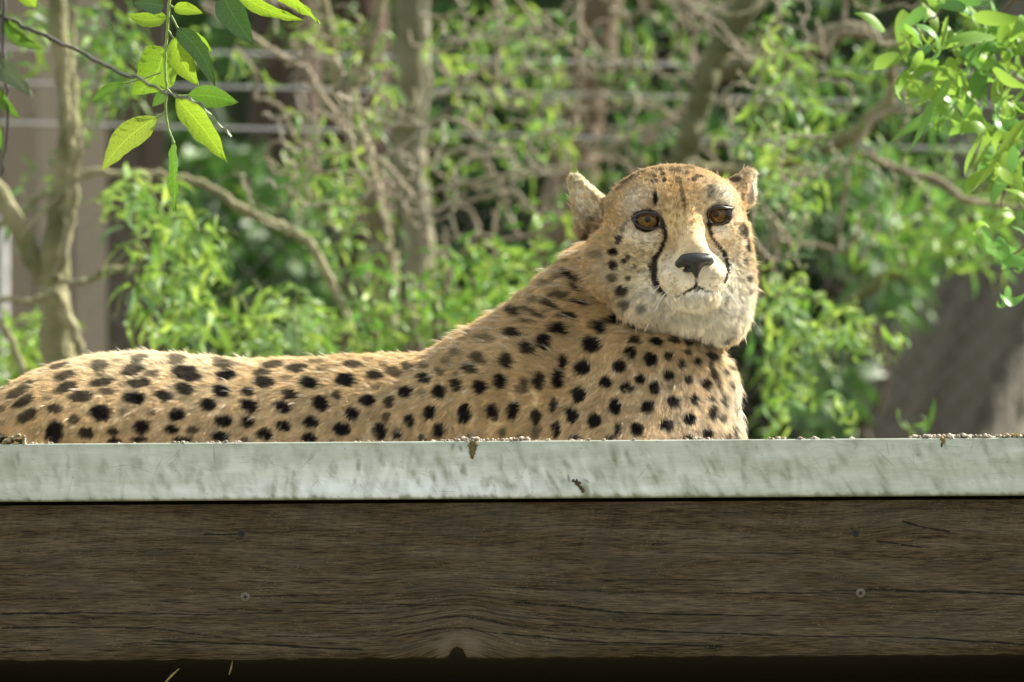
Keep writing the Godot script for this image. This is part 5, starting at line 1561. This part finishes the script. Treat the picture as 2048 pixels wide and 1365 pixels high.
	for line in [
		[[795, 512, 17], [808, 540, 15], [817, 580, 13], [816, 610, 13], [803, 650, 12], [787, 685, 12], [765, 715, 13], [748, 745, 17], [742, 780, 21], [741, 820, 22], [745, 860, 20], [757, 895, 19], [778, 925, 18], [800, 950, 16], [818, 972, 10]],
		[[1097, 520, 8], [1104, 555, 6], [1118, 600, 5], [1145, 640, 5], [1172, 672, 5], [1195, 705, 6], [1211, 745, 7], [1219, 785, 7], [1222, 820, 5], [1217, 860, 4], [1205, 895, 3]],
		[[600, 486, 7], [617, 466, 12], [645, 445, 12], [680, 432, 13], [715, 431, 13], [750, 442, 13], [778, 466, 13], [797, 498, 14], [800, 520, 16]],
		[[600, 486, 7], [620, 508, 12], [648, 530, 12], [682, 545, 13], [718, 549, 13], [752, 543, 14], [780, 530, 16], [800, 520, 16]],
		[[600, 486, 7], [580, 498, 7], [560, 520, 6], [545, 540, 6]],
		[[1092, 470, 8], [1094, 440, 9], [1110, 415, 10], [1140, 400, 11], [1175, 396, 12], [1208, 402, 13], [1232, 413, 13], [1255, 412, 8]],
		[[1092, 470, 8], [1096, 498, 10], [1120, 514, 10], [1152, 520, 11], [1188, 512, 12], [1215, 490, 12], [1234, 455, 13], [1242, 420, 12]],
		[[1018, 866, 8], [1018, 885, 7], [1018, 908, 9]],
		[[1018, 916, 11], [995, 930, 10], [972, 944, 8], [940, 960, 5], [905, 978, 4], [870, 992, 3.6]],
		[[1018, 916, 11], [1042, 928, 10], [1064, 938, 8], [1090, 946, 4.5], [1115, 952, 3]],
		[[1005, 938, 8], [1020, 942, 10], [1036, 939, 8]],
		[[905, 862, 3], [870, 866, 4], [835, 862, 3]], [[900, 884, 3], [860, 892, 4], [830, 890, 3]], [[905, 908, 3], [870, 920, 3.5], [845, 922, 3]], [[1120, 842, 3], [1150, 840, 4], [1178, 832, 3]], [[1115, 868, 3], [1150, 868, 4], [1175, 862, 3]]]:
		lines_at += 1
		for i in line.size():
			var q = line[i]
			var b = line[maxi(i - 1, 0)]
			var gap := Vector2(q[0] - b[0], q[1] - b[1]).length()
			var steps := maxi(1, int(gap / (0.6 * q[2])))
			for k in steps:
				var t := (k + 1.0) / steps
				var w = lerpf(b[2], q[2], t) / 3.25 * (1.25 if lines_at < 2 else 1.0) * (1.9 if lines_at == 1 else 0.65 if lines_at < 7 and lines_at > 1 else 1.0)
				mark_at(whole, hx(lerpf(b[0], q[0], t)), hy(lerpf(b[1], q[1], t)), w, w, 0, 0.35 if lines_at > 10 else 0.97 if w > 1.3 else 0.6, 0.35)
	# spots on the side away from the viewer
	var r := RandomNumberGenerator.new()
	r.seed = 77
	for k in 900:
		var i := r.randi() % bs.v.size()
		var p := bs.v[i]
		if bs.n[i].dot(view.z) > 0.05:
			continue
		var clear := true
		var list = marks.get(mark_key(p), [])
		for m: Mark in list:
			if (m.p - p).length() < 0.026:
				clear = false
		if clear:
			var m := Mark.new()
			m.p = p
			m.n = bs.n[i]
			var u := Vector3(1, 0.2, 0).cross(m.n).normalized()
			var w := r.randf_range(0.006, 0.0105)
			m.u = u / w
			m.v = m.n.cross(u) / (w * 0.8)
			m.reach = w * 1.3
			add_mark(m)
	print("marks ", Time.get_ticks_msec() - t0)
	# skin colours
	for i in bs.v.size():
		bs.c[i] = coat(bs.v[i], body_tints) * 0.66
	for i in hs.v.size():
		hs.c[i] = coat(hs.v[i], head_tints) * 0.72
	# fur grows on both
	var tufts := [[], [], []]
	var hues := [PackedColorArray(), PackedColorArray(), PackedColorArray()]
	fur(bs, false, head, tufts, hues)
	fur(hs, true, body, tufts, hues)
	print("fur ", Time.get_ticks_msec() - t0, " ", tufts[0].size(), " ", tufts[1].size(), " ", tufts[2].size())
	var both := Shape.new()
	for s: Shape in [bs, hs]:
		var first := both.v.size()
		for i in s.v.size():
			both.vert(s.v[i] - foot, s.n[i], s.c[i])
		for i in s.idx:
			both.idx.append(first + i)
	var hide := mat(Color.WHITE, 0.9)
	hide.metallic_specular = 0.2
	put("body", both.mesh(), hide, cat)
	var hair := mat(Color.WHITE, 0.7)
	hair.metallic_specular = 0.22
	hair.backlight_enabled = true
	hair.backlight = Color(0.7, 0.7, 0.7).linear_to_srgb()
	for k in 3:
		var where: Array = []
		for tr: Transform3D in tufts[k]:
			where.append(Transform3D(tr.basis, tr.origin - foot))
		multi("fur", tuft(k), hair, where, hues[k], cat)
	eyes(cat, foot)
	nose(cat, foot)
	whiskers(cat, foot, whole)

# three hairs that grow from neighbouring roots, one unit long, bending down towards -z
func tuft(kind: int) -> ArrayMesh:
	var s := Shape.new()
	var r := RandomNumberGenerator.new()
	r.seed = 50 + kind
	var thick: float = [0.036, 0.0155, 0.011][kind]
	for h in 3:
		var root: Vector3 = Vector3(r.randf_range(-0.13, 0.13), r.randf_range(-0.1, 0.1), 0.0) * [1.0, 0.8, 0.7][kind]
		var lean := Vector3(r.randf_range(-0.22, 0.22), 0, r.randf_range(-0.10, 0.22))
		var l := r.randf_range(0.75, 1.1)
		var p := PackedVector3Array()
		var w := PackedFloat32Array()
		var c := PackedColorArray()
		for k in 4:
			var t := k / 3.0
			p.append(root + Vector3(lean.x * t * t, t * l, (lean.z * t - 0.20 * t * t)))
			w.append(thick * [0.9, 1.0, 0.7, 0.06][k])
			var g: float = [0.80, 0.95, 1.04, 1.10][k]
			c.append(Color(g, g, g))
		s.tube(p, w, c, 3, false)
	return s.mesh()

func fur(s: Shape, is_head: bool, other: Array, tufts: Array, hues: Array) -> void:
	var r := RandomNumberGenerator.new()
	r.seed = 11 if is_head else 12
	var inv := view.inverse()
	var nose_tip := hp(1005, 780, 700)
	var tints: Array = head_tints if is_head else body_tints
	var eye_l := hp(700, 490, 450)
	var eye_r := hp(1166, 460, 400)
	for f in range(0, s.idx.size(), 3):
		var a := s.v[s.idx[f]]
		var b := s.v[s.idx[f + 1]]
		var c := s.v[s.idx[f + 2]]
		var n := (s.n[s.idx[f]] + s.n[s.idx[f + 1]] + s.n[s.idx[f + 2]]).normalized()
		var face := n.dot(view.z)
		if face < -0.75:
			continue
		var mid := (a + b + c) / 3.0
		var l := inv * (mid - eye)
		var px := 1024.0 + l.x / -l.z * FOCAL
		var py := 682.5 - l.y / -l.z * FOCAL
		if py > 985.0 or px < -60.0:
			continue
		var area := (b - a).cross(c - a).length() * 0.5
		var density := 430000.0
		if is_head:
			density = 900000.0 * (1.0 + 1.3 * smoothstep(420.0, 120.0, (mid - nose_tip).length() / HU))
			if dist(other, mid) < -0.006:
				continue
		elif (mid - hp(900, 800, 0)).length() < 0.12 and dist(other, mid) < -0.004:
			continue
		if face < 0.0:
			density *= 0.45
		var count := int(area * density + r.randf())
		for k in count:
			var u := r.randf()
			var w := r.randf()
			if u + w > 1.0:
				u = 1.0 - u
				w = 1.0 - w
			var p := a + (b - a) * u + (c - a) * w
			var length := 0.015
			var lift := 0.32
			var flow := Vector3.ZERO
			if is_head:
				var hxx := (px - 1080.0) * 3.25
				var hyy := (py - 290.0) * 3.25
				var dn := (p - nose_tip).length() / HU
				if dn < 62.0 and hyy < 850.0 or hyy > 705.0 and hyy < 866.0 and absf(hxx - 1012.0) < lerpf(118.0, 12.0, clampf((hyy - 775.0) / 88.0, 0.0, 1.0)):
					continue
				if (p - eye_l).length() < 0.010 or (p - eye_r).length() < 0.009:
					continue
				flow = p - nose_tip
				var far := smoothstep(60.0, 650.0, dn)
				length = lerpf(0.0029, 0.0060, far)
				lift = lerpf(0.30, 0.5, far)
				if hyy > 880.0:
					var low := smoothstep(880.0, 1060.0, hyy)
					flow += Vector3(0.0, -0.09, 0.0) * low
					length = lerpf(lerpf(length, 0.0085, low), 0.0105, smoothstep(1040.0, 1180.0, hyy))
					lift = lerpf(lift, 0.3, smoothstep(1040.0, 1180.0, hyy))
				if hxx > 1180.0 and hyy > 980.0:
					length = lerpf(length, 0.0125, smoothstep(980.0, 1100.0, hyy) * smoothstep(1180.0, 1300.0, hxx))
				if hxx > 1240.0 and hyy > 500.0:
					length = lerpf(length, 0.011, smoothstep(1240.0, 1380.0, hxx))
					flow += Vector3(0.05, -0.05, 0)
				if hxx < 520.0 and hyy > 560.0:
					length = lerpf(length, 0.0105, smoothstep(520.0, 330.0, hxx))
				if hyy < 330.0 and hxx > 400.0 and hxx < 1280.0:
					length *= 1.0
					lift = 0.55
				if hxx < 420.0 and hyy < 480.0 and hxx < 420.0 - (200.0 - hyy) * 0.2:
					flow = view * Vector3(-0.5, 0.8, 0.3)
					length = 0.0052 + 0.002 * float(hxx < 240.0)
					lift = 0.4
				if hxx > 1300.0 and hyy < 400.0:
					flow = view * Vector3(0.8, 0.1, 0.2)
					length = 0.0075
					lift = 0.5
			else:
				var low := smoothstep(735.0, 840.0, py)
				flow = Vector3(-1.0, 0.42, 0.0).lerp(Vector3(-0.75, -0.75, 0.1), low)
				length = 0.0098
				if px < 330.0:
					flow = flow.lerp(Vector3(-0.65, -0.9, 0.1), smoothstep(330.0, 80.0, px) * low)
				var chest := smoothstep(1080.0, 1190.0, px) * smoothstep(620.0, 720.0, py)
				flow = flow.lerp(Vector3(-0.05, -1.0, 0.15), chest)
				length = lerpf(length, 0.0100, chest)
				var neck := smoothstep(860.0, 960.0, px) * smoothstep(790.0, 690.0, py) * (1.0 - chest)
				flow = flow.lerp(Vector3(-1.0, 0.12, 0.0), neck)
				length = lerpf(length, 0.017, neck)
				lift = lerpf(lift, 0.55, neck)
				var rim := smoothstep(1400.0, 1490.0, px)
				flow = flow.lerp(Vector3(0.6, -0.8, 0.1), rim)
				length = lerpf(length, 0.019, rim)
				lift = lerpf(lift, 0.32, rim)
				if py > 870.0:
					lift *= 0.8
			flow = flow - n * flow.dot(n)
			if flow.length_squared() < 1e-10:
				continue
			flow = flow.normalized()
			var cl := 55.0 if not is_head else 120.0
			var swirl := noise.get_noise_3d(p.x * cl, p.y * cl, p.z * cl) * (0.30 if not is_head else 0.24) + noise.get_noise_3d(p.x * 16.0 + 9.0, p.y * 16.0, p.z * 16.0) * 0.24 + r.randf_range(-0.20, 0.20)
			var bump := noise.get_noise_3d(p.x * cl + 31.0, p.y * cl, p.z * cl) * 0.22
			var side := n.cross(flow)
			var up := lift + bump + r.randf_range(-0.15, 0.18)
			var dir := (flow * cos(swirl) + side * sin(swirl)) * cos(up) + n * sin(up)
			dir = dir.normalized()
			length *= r.randf_range(0.7, 1.15) * (1.0 + 0.25 * bump)
			var stray := r.randf() < 0.008 and marked(p) < 0.2
			if stray:
				length *= 1.6
				dir = (dir + n * 0.35).normalized()
			var zz := (n - dir * n.dot(dir)).normalized()
			var xx := dir.cross(zz)
			var root := p - n * 0.0006
			var hue := coat(p + (dir - n * dir.dot(n)) * length * (0.35 if not is_head else 0.25), tints)
			hue = hue * r.randf_range(0.80, 1.15) * (1.0 + 0.18 * noise.get_noise_3d(p.x * 170.0, p.y * 170.0, p.z * 170.0))
			if stray:
				hue = hue.lerp(PALE, 0.5)
			var kind := 0 if length < 0.0075 else 1 if length < 0.0165 else 2
			tufts[kind].append(Transform3D(Basis(xx, dir, zz) * length, root))
			hues[kind].append(hue)

func ball(s: Shape, mid: Vector3, r: float, toward: Vector3, rings: Array) -> void:
	# a sphere whose pole looks along toward; rings = [angle, colour]
	var t := toward.normalized()
	var a := t.cross(Vector3.UP).normalized()
	var b := a.cross(t)
	var sides := 48
	var first := s.v.size()
	for q in rings:
		for i in sides:
			var ph := TAU * i / sides
			var d := t * cos(q[0]) + (a * cos(ph) + b * sin(ph)) * sin(q[0])
			var c: Color = q[1]
			if q.size() > 2:
				c = c * (1.0 + q[2] * noise.get_noise_2d(cos(ph) * 9.0 + 3.0 * q[0], sin(ph) * 9.0))
			s.vert(mid + d * r, d, c)
	for k in rings.size() - 1:
		for i in sides:
			s.quad(first + k * sides + i, first + k * sides + (i + 1) % sides, first + (k + 1) * sides + (i + 1) % sides, first + (k + 1) * sides + i)

func eyes(cat: Node3D, foot: Vector3) -> void:
	var wet := mat(Color.WHITE, 0.14)
	wet.metallic_specular = 0.38
	var rim := mat(Color(0.012, 0.010, 0.009), 0.38, 0.0, false)
	var amber := Color(0.115, 0.062, 0.015)
	var light := Color(0.18, 0.10, 0.032)
	for q in [[700, 490, 384, 95, 700, 486, 1.0], [1166, 459, 318, 90, 1145, 453, 0.8]]:
		var mid := hp(q[0], q[1], q[2]) - foot
		var gaze := hp(q[4], q[5], q[2] + sqrt(q[3] * q[3] - pow(q[4] - q[0], 2) - pow(q[5] - q[1], 2))) - hp(q[0], q[1], q[2])
		var e := Node3D.new()
		e.name = "eye"
		cat.add_child(e, true)
		e.set_meta("label", "left amber eye in the picture" if q[0] < 900 else "right amber eye in the picture, partly turned away")
		var s := Shape.new()
		var ink := Color(0.008, 0.007, 0.006)
		var rings: Array = [[0.001, Color(0.012, 0.014, 0.015)], [0.12, Color(0.012, 0.014, 0.015)], [0.175, Color(0.014, 0.013, 0.012)], [0.21, amber * 0.6], [0.25, amber.lerp(light, 0.6) * q[6], .3], [0.32, amber.lerp(light, 0.4) * q[6], .4], [0.42, amber.lerp(light, 0.2) * q[6], .5], [0.54, amber.lerp(light, 0.1) * q[6], .4], [0.64, amber * q[6], .3], [0.70, amber * q[6] * 0.5], [0.74, ink], [0.9, ink], [1.3, ink], [2.0, ink], [3.1, ink]]
		ball(s, mid, q[3] * HU, gaze, rings)
		put("eyeball", s.mesh(), wet, e)
		# the black rims of the lids
		var shape: Array = [[597, 486, 420, 5], [614, 467, 452, 8], [643, 452, 478, 11], [680, 442, 491, 13], [716, 442, 496, 13], [750, 452, 492, 12], [778, 468, 478, 11], [798, 500, 466, 11], [806, 526, 462, 9], [782, 530, 470, 11], [752, 541, 476, 10], [718, 547, 478, 10], [682, 543, 474, 10], [648, 528, 464, 10], [618, 506, 445, 8]]
		if q[0] > 900:
			shape = [[1091, 468, 400, 6], [1093, 440, 410, 8], [1108, 421, 420, 10], [1140, 408, 422, 12], [1176, 404, 413, 13], [1210, 409, 393, 12], [1238, 412, 362, 9], [1256, 411, 335, 5], [1244, 424, 345, 8], [1236, 455, 348, 11], [1216, 488, 368, 11], [1188, 510, 390, 10], [1152, 518, 404, 10], [1118, 511, 408, 9], [1098, 494, 404, 8]]
		var p := PackedVector3Array()
		var w := PackedFloat32Array()
		var c := PackedColorArray()
		var m := shape.size()
		for i in m * 4 + 1:
			var k := (i / 4) % m
			var t := (i % 4) / 4.0
			var g0: Array = shape[(k + m - 1) % m]
			var g1: Array = shape[k]
			var g2: Array = shape[(k + 1) % m]
			var g3: Array = shape[(k + 2) % m]
			var v := Vector3(g1[0], g1[1], g1[2]).cubic_interpolate(Vector3(g2[0], g2[1], g2[2]), Vector3(g0[0], g0[1], g0[2]), Vector3(g3[0], g3[1], g3[2]), t)
			p.append(hp(v.x, v.y, v.z) - foot)
			w.append(lerpf(g1[3], g2[3], t) * HU * (0.88 if v.y < q[1] else 0.62))
			c.append(Color.WHITE)
		s = Shape.new()
		s.tube(p, w, c, 8, false)
		put("eyelid_rim", s.mesh(), rim, e)

func nose(cat: Node3D, foot: Vector3) -> void:
	var list: Array = [
		hcap(945, 752, 664, 34, 1085, 742, 652, 32, 30),
		hell(1012, 745, 672, 92, 42, 52, 30),
		hcap(906, 772, 640, 28, 938, 752, 656, 34, 20),
		hcap(1108, 757, 634, 24, 1088, 745, 650, 32, 20),
		hcap(1010, 780, 682, 46, 1018, 854, 700, 14, 40),
		hell(958, 808, 672, 34, 22, 30, 20),
		hell(925, 796, 690, 36, 13, 44, 10, true),
		hell(958, 806, 712, 20, 12, 30, 10, true),
		hell(1088, 788, 690, 26, 12, 40, 10, true),
		hell(1066, 806, 706, 16, 12, 24, 12, true),
	]
	var s: Shape = skin(list, Vector3(hp(850, 900, 720).x, hp(860, 930, 740).y, hp(0, 930, 540).z), Vector3(hp(1165, 680, 600).x, hp(1160, 670, 540).y, hp(0, 680, 790).z), 0.0011)[0]
	for i in s.v.size():
		s.v[i] -= foot
		s.c[i] = Color(0.015, 0.0145, 0.0145)
	var m := mat(Color.WHITE, 0.42)
	m.metallic_specular = 0.5
	var pores := NoiseTexture2D.new()
	pores.width = 128
	pores.height = 128
	pores.seamless = true
	var fn := FastNoiseLite.new()
	fn.noise_type = FastNoiseLite.TYPE_CELLULAR
	fn.frequency = 0.09
	pores.noise = fn
	m.heightmap_enabled = true
	m.heightmap_texture = pores
	m.heightmap_scale = 0.02
	m.uv1_triplanar = true
	m.uv1_scale = Vector3.ONE * 60.0
	put("nose", s.mesh(), m, cat)

func whiskers(cat: Node3D, foot: Vector3, whole: Array) -> void:
	var s := Shape.new()
	var r := RandomNumberGenerator.new()
	r.seed = 3
	var list: Array = []
	for k in 9:
		list.append([r.randf_range(780, 880), r.randf_range(880, 960), -1.0])
	for k in 7:
		list.append([r.randf_range(1120, 1175), r.randf_range(860, 940), 1.0])
	for q in list:
		var root := skin_at(whole, hx(q[0]), hy(q[1]))
		if root == Vector3.INF:
			continue
		var p := PackedVector3Array()
		var w := PackedFloat32Array()
		var c := PackedColorArray()
		var l := r.randf_range(0.022, 0.055)
		var d := view * Vector3(q[2] * r.randf_range(0.5, 0.8), r.randf_range(-0.30, -0.05), 0.55)
		for k in 6:
			var t := k / 5.0
			p.append(root - foot + d * l * t + view * Vector3(q[2] * 0.10, -0.75, -0.35) * l * t * t)
			w.append(lerpf(0.00016, 0.00004, t))
			c.append(Color(0.85, 0.82, 0.75))
		s.tube(p, w, c, 4, false)
	var o := put("whiskers", s.mesh(), mat(Color.WHITE, 0.4), cat)
	o.set_meta("kind", "stuff")
